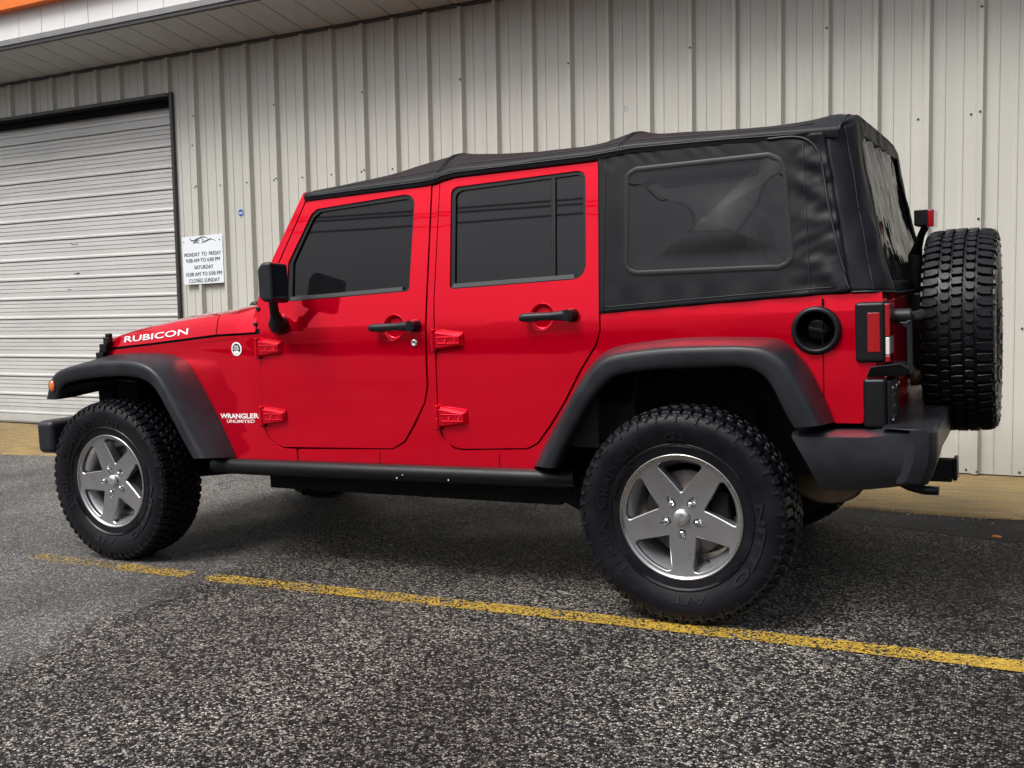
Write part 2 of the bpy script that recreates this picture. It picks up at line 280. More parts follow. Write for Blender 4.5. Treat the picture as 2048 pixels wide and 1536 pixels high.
D = {
 'door_front': [(-1.915,-0.731,1.431), (-1.781,-0.690,1.685), (-1.762,-0.688,1.700), (-1.120,-0.684,1.723), (-1.113,-0.685,1.717), (-1.122,-0.763,1.229), (-1.125,-0.790,0.867), (-1.142,-0.790,0.799), (-1.206,-0.790,0.698), (-1.253,-0.790,0.632), (-1.312,-0.790,0.599), (-1.920,-0.790,0.588), (-1.962,-0.790,0.604), (-1.997,-0.790,0.636), (-2.020,-0.790,0.682), (-2.022,-0.790,0.780), (-2.019,-0.790,0.998), (-2.021,-0.783,1.105), (-2.006,-0.759,1.251)],
 'win_front': [(-1.869,-0.760,1.249), (-1.866,-0.732,1.425), (-1.743,-0.698,1.637), (-1.712,-0.695,1.657), (-1.242,-0.691,1.682), (-1.211,-0.692,1.673), (-1.193,-0.696,1.649), (-1.206,-0.755,1.281), (-1.215,-0.757,1.269)],
 'glass_front': [(-1.839,-0.757,1.263), (-1.842,-0.732,1.424), (-1.735,-0.701,1.618), (-1.700,-0.697,1.643), (-1.241,-0.694,1.663), (-1.213,-0.695,1.656), (-1.203,-0.697,1.641), (-1.212,-0.754,1.285), (-1.226,-0.755,1.278)],
 'door_rear': [(-1.068,-0.684,1.724), (-1.062,-0.683,1.730), (-0.360,-0.679,1.752), (-0.354,-0.680,1.745), (-0.335,-0.786,1.086), (-0.354,-0.790,1.029), (-0.421,-0.790,0.933), (-0.490,-0.790,0.815), (-0.560,-0.790,0.715), (-0.618,-0.790,0.643), (-0.664,-0.790,0.620), (-0.967,-0.790,0.608), (-1.008,-0.790,0.616), (-1.038,-0.790,0.634), (-1.058,-0.790,0.667), (-1.073,-0.790,0.705), (-1.073,-0.790,0.789), (-1.069,-0.790,1.041), (-1.079,-0.763,1.228)],
 'win_rear': [(-1.007,-0.754,1.283), (-1.015,-0.693,1.665), (-1.008,-0.690,1.683), (-0.989,-0.689,1.692), (-0.439,-0.687,1.706), (-0.415,-0.688,1.697), (-0.406,-0.691,1.678), (-0.395,-0.746,1.333), (-0.405,-0.751,1.305), (-0.426,-0.753,1.288), (-0.454,-0.754,1.283), (-0.985,-0.756,1.270), (-1.001,-0.756,1.272)],
 'glass_rear': [(-0.986,-0.754,1.285), (-0.995,-0.696,1.648), (-0.989,-0.693,1.666), (-0.965,-0.692,1.675), (-0.445,-0.689,1.691), (-0.423,-0.690,1.684), (-0.417,-0.693,1.668), (-0.411,-0.746,1.338), (-0.422,-0.750,1.309), (-0.443,-0.752,1.297)],
 'divider': [(-0.559,-0.689,1.691), (-0.538,-0.689,1.691), (-0.526,-0.752,1.295), (-0.548,-0.752,1.294)],
 'fender': [(-3.203,-0.632,1.037), (-2.804,-0.692,1.063), (-2.304,-0.767,1.098), (-2.024,-0.783,1.107), (-2.022,-0.790,0.998), (-2.026,-0.790,0.775), (-2.022,-0.790,0.675), (-2.001,-0.790,0.631), (-1.965,-0.790,0.599), (-1.925,-0.790,0.582), (-1.844,-0.790,0.580), (-1.842,-0.790,0.527), (-2.214,-0.780,0.521), (-2.274,-0.771,0.621), (-2.360,-0.758,0.760), (-2.449,-0.745,0.880), (-2.529,-0.733,0.966), (-2.602,-0.722,0.999), (-2.709,-0.706,1.016), (-2.920,-0.674,1.019), (-3.143,-0.641,1.009), (-3.225,-0.628,1.004)],
 'tub': [(-1.835,-0.790,0.580), (-1.313,-0.790,0.594), (-1.248,-0.790,0.626), (-1.198,-0.790,0.694), (-1.137,-0.790,0.796), (-1.117,-0.790,0.867), (-1.115,-0.763,1.229), (-1.107,-0.683,1.727), (-1.101,-0.683,1.731), (-1.081,-0.683,1.731), (-1.073,-0.683,1.726), (-1.086,-0.763,1.228), (-1.077,-0.790,1.041), (-1.080,-0.790,0.789), (-1.079,-0.790,0.705), (-1.066,-0.790,0.663), (-1.013,-0.790,0.609), (-0.967,-0.790,0.601), (-0.660,-0.790,0.614), (-0.612,-0.790,0.639), (-0.553,-0.790,0.711), (-0.484,-0.790,0.811), (-0.415,-0.790,0.929), (-0.348,-0.790,1.025), (-0.330,-0.786,1.084), (-0.331,-0.772,1.173), (0.349,-0.769,1.189), (0.568,-0.769,1.189), (0.691,-0.769,1.192), (0.692,-0.779,1.128), (0.680,-0.790,0.994), (0.625,-0.790,0.743), (0.536,-0.790,0.743), (0.531,-0.790,0.747), (0.500,-0.790,0.824), (0.470,-0.790,0.893), (0.442,-0.790,0.944), (0.414,-0.790,0.981), (0.386,-0.790,1.011), (0.350,-0.790,1.035), (0.316,-0.790,1.042), (0.245,-0.790,1.046), (0.046,-0.790,1.050), (-0.067,-0.790,1.044), (-0.201,-0.790,1.032), (-0.280,-0.790,1.015), (-0.342,-0.790,0.979), (-0.403,-0.790,0.915), (-0.473,-0.790,0.811), (-0.564,-0.790,0.667), (-0.634,-0.790,0.542), (-1.839,-0.790,0.527)],
 'flF_J': [(-2.216,-0.780,0.528), (-2.273,-0.771,0.626), (-2.360,-0.758,0.765), (-2.449,-0.745,0.885), (-2.529,-0.733,0.971), (-2.601,-0.722,1.004), (-2.709,-0.706,1.021), (-2.919,-0.674,1.024), (-3.143,-0.641,1.014)],
 'flF_C': [(-2.283,-0.935,0.545), (-2.348,-0.935,0.648), (-2.432,-0.935,0.785), (-2.507,-0.935,0.904), (-2.578,-0.935,0.965), (-2.664,-0.935,0.993), (-2.782,-0.935,1.001), (-2.944,-0.935,0.996), (-3.129,-0.935,0.974), (-3.216,-0.935,0.952), (-3.264,-0.935,0.919), (-3.293,-0.935,0.871), (-3.319,-0.935,0.814)],
 'flF_L': [(-2.348,-0.930,0.542), (-2.405,-0.930,0.627), (-2.479,-0.930,0.749), (-2.555,-0.930,0.863), (-2.616,-0.930,0.905), (-2.704,-0.930,0.925), (-2.836,-0.930,0.928), (-3.002,-0.930,0.918), (-3.126,-0.930,0.903), (-3.182,-0.930,0.888), (-3.215,-0.930,0.863), (-3.233,-0.930,0.835), (-3.245,-0.930,0.812)],
 'flR_J': [(-0.634,-0.790,0.546), (-0.564,-0.790,0.667), (-0.473,-0.790,0.811), (-0.403,-0.790,0.915), (-0.342,-0.790,0.979), (-0.280,-0.790,1.015), (-0.201,-0.790,1.032), (-0.067,-0.790,1.044), (0.046,-0.790,1.050), (0.172,-0.790,1.048), (0.245,-0.790,1.046), (0.316,-0.790,1.042), (0.350,-0.790,1.035), (0.386,-0.790,1.011), (0.414,-0.790,0.981), (0.442,-0.790,0.944), (0.470,-0.790,0.893), (0.500,-0.790,0.824), (0.531,-0.790,0.747)],
 'flR_C': [(-0.547,-0.935,0.574), (-0.478,-0.935,0.691), (-0.394,-0.935,0.838), (-0.340,-0.935,0.910), (-0.290,-0.935,0.964), (-0.239,-0.935,0.991), (-0.161,-0.935,1.005), (-0.033,-0.935,1.017), (0.068,-0.935,1.020), (0.194,-0.935,1.021), (0.246,-0.935,1.020), (0.301,-0.935,1.015), (0.333,-0.935,1.006), (0.358,-0.935,0.993), (0.378,-0.935,0.977), (0.400,-0.935,0.953), (0.425,-0.935,0.909), (0.463,-0.935,0.833), (0.500,-0.935,0.752)],
 'flR_L': [(-0.484,-0.930,0.568), (-0.443,-0.930,0.647), (-0.376,-0.930,0.755), (-0.324,-0.930,0.831), (-0.277,-0.930,0.883), (-0.233,-0.930,0.918), (-0.165,-0.930,0.935), (-0.047,-0.930,0.947), (0.074,-0.930,0.950), (0.187,-0.930,0.954), (0.226,-0.930,0.954), (0.257,-0.930,0.950), (0.279,-0.930,0.945), (0.298,-0.930,0.937), (0.313,-0.930,0.927), (0.333,-0.930,0.908), (0.356,-0.930,0.873), (0.389,-0.930,0.801), (0.421,-0.930,0.743)],
 'hood_gap': [(-3.178,-0.635,1.047), (-2.803,-0.692,1.069), (-2.303,-0.767,1.105), (-2.020,-0.782,1.112)],
 'hood_sil50': [(-3.290,-0.500,1.095), (-3.177,-0.500,1.121), (-3.028,-0.500,1.151), (-2.841,-0.500,1.180), (-2.641,-0.500,1.205), (-2.476,-0.500,1.219), (-2.295,-0.500,1.230)],
 'sidewin': [(-0.234,-0.692,1.670), (-0.194,-0.689,1.689), (0.307,-0.689,1.692), (0.346,-0.692,1.672), (0.364,-0.699,1.631), (0.394,-0.748,1.321), (0.379,-0.752,1.296), (0.348,-0.754,1.285), (-0.185,-0.753,1.290), (-0.220,-0.751,1.303), (-0.232,-0.747,1.328)],
 'cornerseam': [(0.493,-0.678,1.758), (0.489,-0.693,1.666), (0.514,-0.719,1.504), (0.544,-0.743,1.355), (0.591,-0.769,1.192)],
 'screws': [(-5.625,2.560,2.664), (-4.684,2.560,2.924), (-5.651,2.560,2.305), (-5.608,2.560,2.304), (-5.329,2.560,2.305), (-5.019,2.560,2.295), (-4.711,2.560,2.297), (-4.678,2.560,2.303), (-4.409,2.560,2.293), (-4.094,2.560,2.289), (-3.793,2.560,2.288), (-3.755,2.560,2.295), (-3.486,2.560,2.291), (-3.764,2.560,2.917), (-3.146,2.560,2.950), (-2.847,2.560,2.920), (-1.937,2.560,2.922), (-1.019,2.560,2.928), (-0.099,2.560,2.934), (0.153,2.560,2.319), (0.460,2.560,2.318), (0.761,2.560,2.321), (0.819,2.560,2.327), (0.820,2.560,2.941), (0.814,2.560,1.651), (1.066,2.560,0.970), (0.762,2.560,0.074), (0.828,2.560,0.072), (1.062,2.560,0.079)],
}

# ------------------------------------------------------------------ the lot: ground, apron, painted line
TILT = (0.0273194, -0.0171780, -0.0074808)       # the lot falls away from the building
TM = (Matrix.Rotation(TILT[2], 3, 'Z') @ Matrix.Rotation(TILT[1], 3, 'Y') @ Matrix.Rotation(TILT[0], 3, 'X'))
GN = TM @ Vector((0, 0, 1))
EDGE = [(-100, 1.70), (-12, 1.66), (-7.2, 1.60), (-6.5, 1.66), (-3.0, 1.50), (-.14, 1.34), (.286, 1.237), (.64, 1.20), (1.1, 1.20), (2.5, 1.17), (8, 1.15), (100, 1.1)]
def edge_y(x):
    for (a, b), (c, d) in zip(EDGE, EDGE[1:]):
        if a <= x <= c: return b+(d-b)*(x-a)/(c-a)
    return 1.2
def gz(x, y):
    x = max(-13, min(9, x)); y = max(-14, y)
    return -(GN.x*x+GN.y*y)/GN.z

def stones(t, scale, tc):
    """aggregate pattern: returns (cell colour random 0-1, edge distance) sockets"""
    v = nn(t, 'ShaderNodeTexVoronoi', feature='F1'); v.inputs['Scale'].default_value = scale; v.inputs['Randomness'].default_value = 1.
    e = nn(t, 'ShaderNodeTexVoronoi', feature='DISTANCE_TO_EDGE'); e.inputs['Scale'].default_value = scale
    t.links.new(tc, v.inputs['Vector']); t.links.new(tc, e.inputs['Vector'])
    return v, e
def math_(t, op, a, b=None, clamp=False):
    n = nn(t, 'ShaderNodeMath', operation=op); n.use_clamp = clamp
    for i, q in enumerate((a, b)):
        if q is None: continue
        if isinstance(q, (int, float)): n.inputs[i].default_value = q
        else: t.links.new(q, n.inputs[i])
    return n.outputs[0]
def noise_(t, tc, scale, detail=5, rough=.6, lo=.35, hi=.65, a=0., b=1.):
    n = nn(t, 'ShaderNodeTexNoise'); n.inputs['Scale'].default_value = scale; n.inputs['Detail'].default_value = detail; n.inputs['Roughness'].default_value = rough
    t.links.new(tc, n.inputs['Vector'])
    r = nn(t, 'ShaderNodeMapRange'); r.inputs['From Min'].default_value = lo; r.inputs['From Max'].default_value = hi; r.inputs['To Min'].default_value = a; r.inputs['To Max'].default_value = b
    t.links.new(n.outputs['Fac'], r.inputs['Value']); return r.outputs[0]
def mixc(t, f, a, b):
    n = nn(t, 'ShaderNodeMix', data_type='RGBA')
    for i, q in ((0, f), (6, a), (7, b)):
        if isinstance(q, (int, float)): n.inputs[i].default_value = q
        elif isinstance(q, tuple): n.inputs[i].default_value = (*q, 1)
        else: t.links.new(q, n.inputs[i])
    return n.outputs[2]

STONE = 116.
def asphalt_mat():
    m = bpy.data.materials.new('asphalt'); m.use_nodes = True; t = m.node_tree; p = t.nodes['Principled BSDF']
    tcn = nn(t, 'ShaderNodeTexCoord'); tc = tcn.outputs['Object']
    sep = nn(t, 'ShaderNodeSeparateXYZ'); t.links.new(tc, sep.inputs[0]); X, Y = sep.outputs['X'], sep.outputs['Y']
    v, e = stones(t, STONE, tc)
    sc = nn(t, 'ShaderNodeSeparateColor'); t.links.new(v.outputs['Color'], sc.inputs[0])
    rnd, rnd2 = sc.outputs[0], sc.outputs[1]
    # stone face brightness, skewed so that a part of the stones is pale
    pw = math_(t, 'POWER', rnd, 2.8)
    base = mixc(t, pw, (.009, .009, .011), (.84, .79, .70))
    tint = mixc(t, math_(t, 'MULTIPLY', math_(t, 'MULTIPLY', rnd2, pw), .4), base, (.50, .34, .22))
    gap = nn(t, 'ShaderNodeMapRange'); gap.inputs['From Min'].default_value = .02; gap.inputs['From Max'].default_value = .20; t.links.new(e.outputs['Distance'], gap.inputs['Value'])
    # binder shows more in some areas
    cover = noise_(t, tc, 1.3, 6, .6, .3, .7, .55, 1.0)
    f = math_(t, 'MULTIPLY', gap.outputs[0], cover)
    col = mixc(t, f, (.007, .007, .009), tint)
    # the older worn lane on the left: finer, and paler for a sky sheen painted into the colour; boundary is the joint of two pours
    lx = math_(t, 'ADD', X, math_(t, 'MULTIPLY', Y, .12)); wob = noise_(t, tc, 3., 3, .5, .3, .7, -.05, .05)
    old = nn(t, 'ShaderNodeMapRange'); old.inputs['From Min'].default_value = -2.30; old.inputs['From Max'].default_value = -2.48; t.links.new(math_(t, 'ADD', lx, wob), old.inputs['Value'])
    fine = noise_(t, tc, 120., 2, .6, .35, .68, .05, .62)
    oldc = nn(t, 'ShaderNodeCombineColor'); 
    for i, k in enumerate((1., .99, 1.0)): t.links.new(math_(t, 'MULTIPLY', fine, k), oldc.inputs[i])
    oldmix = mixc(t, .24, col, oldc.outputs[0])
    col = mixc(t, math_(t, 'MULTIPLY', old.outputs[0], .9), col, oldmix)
    # newer dark strip beside the apron (beyond the crack) and darker area on the right
    cy = math_(t, 'ADD', Y, math_(t, 'MULTIPLY', X, .19)); wob2 = noise_(t, tc, 2.2, 4, .6, .3, .7, -.05, .05)
    cyw = math_(t, 'ADD', cy, wob2)
    new = nn(t, 'ShaderNodeMapRange'); new.inputs['From Min'].default_value = .915; new.inputs['From Max'].default_value = .93; t.links.new(cyw, new.inputs['Value'])
    dk = noise_(t, tc, 60., 4, .7, .3, .8, .012, .085)
    dkc = nn(t, 'ShaderNodeCombineColor')
    for i, k in enumerate((1., 1., 1.05)): t.links.new(math_(t, 'MULTIPLY', dk, k), dkc.inputs[i])
    col = mixc(t, math_(t, 'MULTIPLY', new.outputs[0], .8), col, dkc.outputs[0])
    crk = math_(t, 'SUBTRACT', 1.0, math_(t, 'MULTIPLY', math_(t, 'ABSOLUTE', math_(t, 'SUBTRACT', cyw, .91)), 90.), clamp=True)
    col = mixc(t, math_(t, 'MULTIPLY', crk, .9), col, (.006, .006, .006))
    # hairline cracks, only here and there
    cw = nn(t, 'ShaderNodeVectorMath', operation='ADD'); nz = nn(t, 'ShaderNodeTexNoise'); nz.inputs['Scale'].default_value = 2.5; nz.inputs['Detail'].default_value = 6; t.links.new(tc, nz.inputs['Vector'])
    sc2 = nn(t, 'ShaderNodeVectorMath', operation='SCALE'); sc2.inputs['Scale'].default_value = .5; t.links.new(nz.outputs['Color'], sc2.inputs[0]); t.links.new(tc, cw.inputs[0]); t.links.new(sc2.outputs[0], cw.inputs[1])
    ce = nn(t, 'ShaderNodeTexVoronoi', feature='DISTANCE_TO_EDGE'); ce.inputs['Scale'].default_value = .42; t.links.new(cw.outputs[0], ce.inputs['Vector'])
    hair = math_(t, 'SUBTRACT', 1.0, math_(t, 'MULTIPLY', ce.outputs['Distance'], 260.), clamp=True); hair = math_(t, 'MULTIPLY', hair, noise_(t, tc, .9, 2, .5, .48, .56, 0., .85))
    col = mixc(t, hair, col, (.005, .005, .005))
    # big random tonal drift, and darker towards the right
    drift = noise_(t, tc, .55, 5, .6, .33, .68, .48, 1.05)
    right_dark = nn(t, 'ShaderNodeMapRange'); right_dark.inputs['From Min'].default_value = .55; right_dark.inputs['From Max'].default_value = 1.05; right_dark.inputs['To Min'].default_value = 1.; right_dark.inputs['To Max'].default_value = .45
    t.links.new(math_(t, 'ADD', X, math_(t, 'MULTIPLY', wob, 3.)), right_dark.inputs['Value'])
    mul = nn(t, 'ShaderNodeVectorMath', operation='SCALE'); t.links.new(col, mul.inputs[0]); t.links.new(math_(t, 'MULTIPLY', drift, right_dark.outputs[0]), mul.inputs['Scale'])
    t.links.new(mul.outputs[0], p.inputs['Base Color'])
    wet = noise_(t, tc, .8, 5, .62, .52, .66, .68, .46); t.links.new(wet, p.inputs['Roughness']); p.inputs['Specular IOR Level'].default_value = .13
    b = nn(t, 'ShaderNodeBump'); b.inputs['Strength'].default_value = .7; b.inputs['Distance'].default_value = .004
    hgt = math_(t, 'ADD', math_(t, 'MULTIPLY', gap.outputs[0], .8), math_(t, 'MULTIPLY', rnd, .5)); hgt = math_(t, 'SUBTRACT', hgt, math_(t, 'MULTIPLY', crk, 3.))
    t.links.new(hgt, b.inputs['Height']); t.links.new(b.outputs[0], p.inputs['Normal'])
    return m
ASPH = asphalt_mat()
xs = sorted(set([-100, -50, -25, -13] + [-12+i*.5 for i in range(42)] + [9, 15, 25, 50, 100]))
rows = []
for x in xs:
    ey = edge_y(x)
    rows.append([(x, y, gz(x, y)) for y in (-120, -60, -30, -14, -8, -5, -3, -2, -1, 0, .6)]+[(x, ey, gz(x, ey)), (x, ey+.02, gz(x, ey)-.10), (x, 4, -.35), (x, 100, -.4)])
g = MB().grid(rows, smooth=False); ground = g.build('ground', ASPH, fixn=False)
if ground.data.polygons[0].normal.z < 0: ground.data.flip_normals()
tag(ground, 'dark speckled asphalt parking lot with pale aggregate', kind='structure')

def apron_mat():
    m = bpy.data.materials.new('apron_concrete'); m.use_nodes = True; t = m.node_tree; p = t.nodes['Principled BSDF']
    tcn = nn(t, 'ShaderNodeTexCoord'); mp = nn(t, 'ShaderNodeMapping'); mp.inputs['Scale'].default_value = (1., 6., 1.); t.links.new(tcn.outputs['Object'], mp.inputs[0])
    streak = noise_(t, mp.outputs[0], 5., 7, .65, .3, .7, 0., 1.); grit = noise_(t, tcn.outputs['Object'], 170., 2, .6, .35, .65, .60, 1.38); blot = noise_(t, tcn.outputs['Object'], 1.6, 5, .6, .35, .68, 0., 1.)
    c = mixc(t, streak, (.14, .09, .032), (.33, .225, .078)); c = mixc(t, math_(t, 'MULTIPLY', blot, .5), c, (.11, .09, .05))
    mp2 = nn(t, 'ShaderNodeMapping'); mp2.inputs['Scale'].default_value = (1., 9., 1.); mp2.inputs['Location'].default_value = (3, 1, 0); t.links.new(tcn.outputs['Object'], mp2.inputs[0])
    st2 = noise_(t, mp2.outputs[0], 1.7, 6, .7, .54, .62, 0., 1.); c = mixc(t, math_(t, 'MULTIPLY', st2, .65), c, (.09, .08, .06))
    mul = nn(t, 'ShaderNodeVectorMath', operation='SCALE'); t.links.new(c, mul.inputs[0]); t.links.new(grit, mul.inputs['Scale']); t.links.new(mul.outputs[0], p.inputs['Base Color'])
    p.inputs['Roughness'].default_value = .8
    b = nn(t, 'ShaderNodeBump'); b.inputs['Strength'].default_value = .5; b.inputs['Distance'].default_value = .003; t.links.new(grit, b.inputs['Height']); t.links.new(b.outputs[0], p.inputs['Normal'])
    return m
APR = apron_mat()
rows = []
x = -16.
while x < 9.01:
    w = .035*noise.noise(Vector((x*1.7, 3.1, 0)))+.02*noise.noise(Vector((x*9, 1.1, 0)))
    ey = edge_y(x)+w-.03
    rows.append([(x, ey, gz(x, ey)-.01), (x, ey+.004, gz(x, ey)+.008), (x, ey+.06, gz(x, ey)+.014), (x, 2.2, .047), (x, 2.9, .047)]); x += .1
a = MB().grid(rows, smooth=True); apron = a.build('concrete_apron', APR, fixn=False)
if apron.data.polygons[1].normal.z < 0: apron.data.flip_normals()
tag(apron, 'tan stained concrete apron strip along the metal wall', kind='structure')

def line_mat():
    m = bpy.data.materials.new('worn_yellow_paint'); m.use_nodes = True; t = m.node_tree; p = t.nodes['Principled BSDF']
    tcn = nn(t, 'ShaderNodeTexCoord'); tc = tcn.outputs['Object']; sep = nn(t, 'ShaderNodeSeparateXYZ'); t.links.new(tc, sep.inputs[0])
    v, e = stones(t, STONE, tc); sc = nn(t, 'ShaderNodeSeparateColor'); t.links.new(v.outputs['Color'], sc.inputs[0])
    gap = nn(t, 'ShaderNodeMapRange'); gap.inputs['From Min'].default_value = .01; gap.inputs['From Max'].default_value = .07; t.links.new(e.outputs['Distance'], gap.inputs['Value'])
    c = mixc(t, sc.outputs[0], (.24, .14, .018), (.52, .34, .04)); t.links.new(c, p.inputs['Base Color']); p.inputs['Roughness'].default_value = .6
    # wear grows towards the left end
    keep = nn(t, 'ShaderNodeMapRange'); keep.inputs['From Min'].default_value = -3.4; keep.inputs['From Max'].default_value = .6; keep.inputs['To Min'].default_value = .36; keep.inputs['To Max'].default_value = .84; t.links.new(sep.outputs['X'], keep.inputs['Value'])
    big = noise_(t, tc, 3.5, 4, .6, .3, .7, -.30, .22)
    th = math_(t, 'SUBTRACT', math_(t, 'ADD', keep.outputs[0], big), sc.outputs[1])
    a = nn(t, 'ShaderNodeMapRange'); a.inputs['From Min'].default_value = -.05; a.inputs['From Max'].default_value = .05; t.links.new(th, a.inputs['Value'])
    al = math_(t, 'MULTIPLY', a.outputs[0], gap.outputs[0]); t.links.new(al, p.inputs['Alpha'])
    return m
ym = MB(); top = []; 
xx = -3.45; rows = []
while xx < 3.2:
    c = -.955+.018*sin(xx*1.1+1.); hw = .052+.006*noise.noise(Vector((xx*6, 0, 5)))
    if not (-2.34 < xx < -2.27): rows.append([(xx, c-hw, gz(xx, c-hw)+.004), (xx, c+hw, gz(xx, c+hw)+.004)])
    else:
        if len(rows) > 1: ym.grid(rows, smooth=False)
        rows = []
    xx += .04
ym.grid(rows, smooth=False)
yl = ym.build('parking_line', line_mat(), fixn=False)
if yl.data.polygons[0].normal.z < 0: yl.data.flip_normals()
tag(yl, 'worn yellow painted parking line on the asphalt', kind='structure')
grv = MB(); pb_ = [(1, 0, 0), (-1, 0, 0), (0, 1, 0), (0, -1, 0), (0, 0, 1), (0, 0, -.4)]
pf_ = [(0, 2, 4), (2, 1, 4), (1, 3, 4), (3, 0, 4), (2, 0, 5), (1, 2, 5), (3, 1, 5), (0, 3, 5)]
for i in range(520):
    x = random.uniform(-9, 3); off = abs(random.gauss(0, .07))*random.choice((-1, -1, .5)); y = edge_y(x)+.02*noise.noise(Vector((x*9, 1.1, 0)))-.03+off
    if off > 0: zz = .5*(gz(x, y)+.047)+.004
    else: zz = gz(x, y)
    s = random.uniform(.0025, .0075); a = random.uniform(0, pi)
    M = Matrix.Translation((x, y, zz+s*.3)) @ Matrix.Rotation(a, 4, 'Z') @ Matrix.Diagonal((s*random.uniform(.8, 1.5), s, s*.7, 1)); grv.add(pb_, pf_, M=M)
gv = grv.build('gravel', mat('loose_gravel', (.30, .26, .20), rough=.8, vary=.5, vscale=30.)); tag(gv, 'loose gravel and grit scattered along the apron edge', kind='stuff')
lf = MB(); 
pts = [(-.022, 0, .004), (-.012, .010, .010), (.004, .012, .005), (.020, .006, .009), (.026, 0, .004), (.014, -.008, .003), (-.006, -.010, .004)]
lf.add(pts+[(0, 0, .014)], [(i, (i+1) % 7, 7) for i in range(7)])
lf = lf.build('fallen_leaf', mat('dry_leaf', (.55, .17, .03), rough=.7), loc=(.985, .75, gz(.985, .75)+.002)); tag(lf, 'small dry orange leaf lying on the dark asphalt by the apron', 'leaf')

# ------------------------------------------------------------------ the metal building
YW = 2.56
def wall_mat(name, col, vary=.05, stretch=(6., 6., .35)):
    m = bpy.data.materials.new(name); m.use_nodes = True; t = m.node_tree; p = t.nodes['Principled BSDF']
    tcn = nn(t, 'ShaderNodeTexCoord'); tc = tcn.outputs['Object']
    mp = nn(t, 'ShaderNodeMapping'); mp.inputs['Scale'].default_value = stretch; t.links.new(tc, mp.inputs[0])
    st = noise_(t, mp.outputs[0], 2.0, 6, .65, .3, .7, 1-vary, 1+vary); gr = noise_(t, tc, 260., 2, .6, .3, .7, .955, 1.045); bl = noise_(t, tc, .8, 4, .6, .3, .7, .96, 1.03)
    sep = nn(t, 'ShaderNodeSeparateXYZ'); t.links.new(tc, sep.inputs[0])
    # splash dirt with a ragged top along the foot of the wall
    ft = nn(t, 'ShaderNodeMapRange'); ft.inputs['From Min'].default_value = .35; ft.inputs['From Max'].default_value = .05; t.links.new(math_(t, 'ADD', sep.outputs['Z'], noise_(t, tc, 5., 5, .6, .3, .7, -.12, .12)), ft.inputs['Value'])
    sc = math_(t, 'MULTIPLY', math_(t, 'MULTIPLY', st, gr), bl)
    mul = nn(t, 'ShaderNodeVectorMath', operation='SCALE'); mul.inputs[0].default_value = col; t.links.new(sc, mul.inputs['Scale'])
    c = mixc(t, math_(t, 'MULTIPLY', ft.outputs[0], .45), mul.outputs[0], tuple(k*.55 for k in col)); t.links.new(c, p.inputs['Base Color'])
    p.inputs['Roughness'].default_value = .42; p.inputs['Specular IOR Level'].default_value = .35
    b = nn(t, 'ShaderNodeBump'); b.inputs['Strength'].default_value = .3; b.inputs['Distance'].default_value = .004
    mp2 = nn(t, 'ShaderNodeMapping'); mp2.inputs['Scale'].default_value = (1., 1., .5); t.links.new(tc, mp2.inputs[0])
    t.links.new(noise_(t, mp2.outputs[0], 3., 2, .5, .2, .8), b.inputs['Height']); t.links.new(b.outputs[0], p.inputs['Normal'])
    return m
WALLM = wall_mat('beige_metal_panel', (.50, .492, .445))
DOORM = wall_mat('pale_grey_roller_metal', (.49, .49, .475), .09, (.6, 3., 5.))
FRAMEM = mat('dark_bronze_trim', (.035, .032, .032), rough=.45, vary=.2)
TRIMG = mat('grey_drip_trim', (.20, .20, .205), rough=.4, vary=.12)
SOFM = mat('soffit_panel', (.39, .40, .41), rough=.55, vary=.07, vscale=1.5)
FASM = mat('white_fascia_panel', (.70, .69, .68), rough=.5, vary=.05, vscale=3)
building = empty('metal_building', (-2, YW, .05)); tag(building, 'long beige ribbed metal building with roller door and overhanging white fascia', 'building')
BINV = Vector((2, -YW, -.05))
def bb(m, name, mats, **k):
    m.v = [(x+BINV.x, y+BINV.y, z+BINV.z) for x, y, z in m.v]
    return m.build(name, mats, building, **k)
PITCH = .3055; RX0 = .815
def wall_profile(x0, x1):
    pts = [(x0, 0)]
    k = int((x0-RX0)//PITCH)-1
    while RX0+k*PITCH < x1+.3:
        r = RX0+k*PITCH
        for dx, h in ((-.032, 0), (-.013, .037), (.013, .037), (.032, 0), (PITCH*.315-.012, 0), (PITCH*.315-.007, .0045), (PITCH*.315+.007, .0045), (PITCH*.315+.012, 0), (PITCH*.655-.012, 0), (PITCH*.655-.007, .0045), (PITCH*.655+.007, .0045), (PITCH*.655+.012, 0)):
            if x0+.001 < r+dx < x1-.001: pts.append((r+dx, h))
        k += 1
    pts.append((x1, 0)); return pts
DX1, DZ1, DX0 = -5.885, 3.144, -9.55
wm = MB()
for x0, x1, z0, z1 in ((DX1+.0, 8.0, .055, 3.52), (DX0, DX1, DZ1, 3.52), (-15., DX0, .055, 3.52)):
    pr = wall_profile(x0, x1); zz = [z0, z1] if z0 > 1 else [z0, 1.2, 2.4, z1]
    wm.grid([[(x, YW-h, z) for z in zz] for x, h in pr], smooth=False)
bb(wm, 'wall', WALLM, fixn=False)
# wall body behind the sheet so that it is a building and not a card
bd = MB(); bd.box(((DX1+8)/2+.02, 6.0, 1.95), (8-DX1-.1, 6.6, 3.8)); bd.box(((-15+DX0)/2, 6.0, 1.95), (-DX0*0+15+DX0-.1, 6.6, 3.8)); bd.box(((DX0+DX1)/2, 6.2, 1.95), (DX1-DX0+.2, 6.2, 3.8)); bd.box(((DX0+DX1)/2, 2.87, 3.36), (DX1-DX0+.1, .5, .36))
bb(bd, 'inner_wall', FRAMEM)
# pencil-like letter on the panel
vs, fs = text_geo('D', .055, -.001, .0004, sx=.8); dm = MB().add([(-1.52+v.x, YW-.001-v.z, 2.548+v.y) for v in vs], fs); bb(dm, 'wall_marking', mat('grey_pencil', (.16, .16, .15), rough=.6))
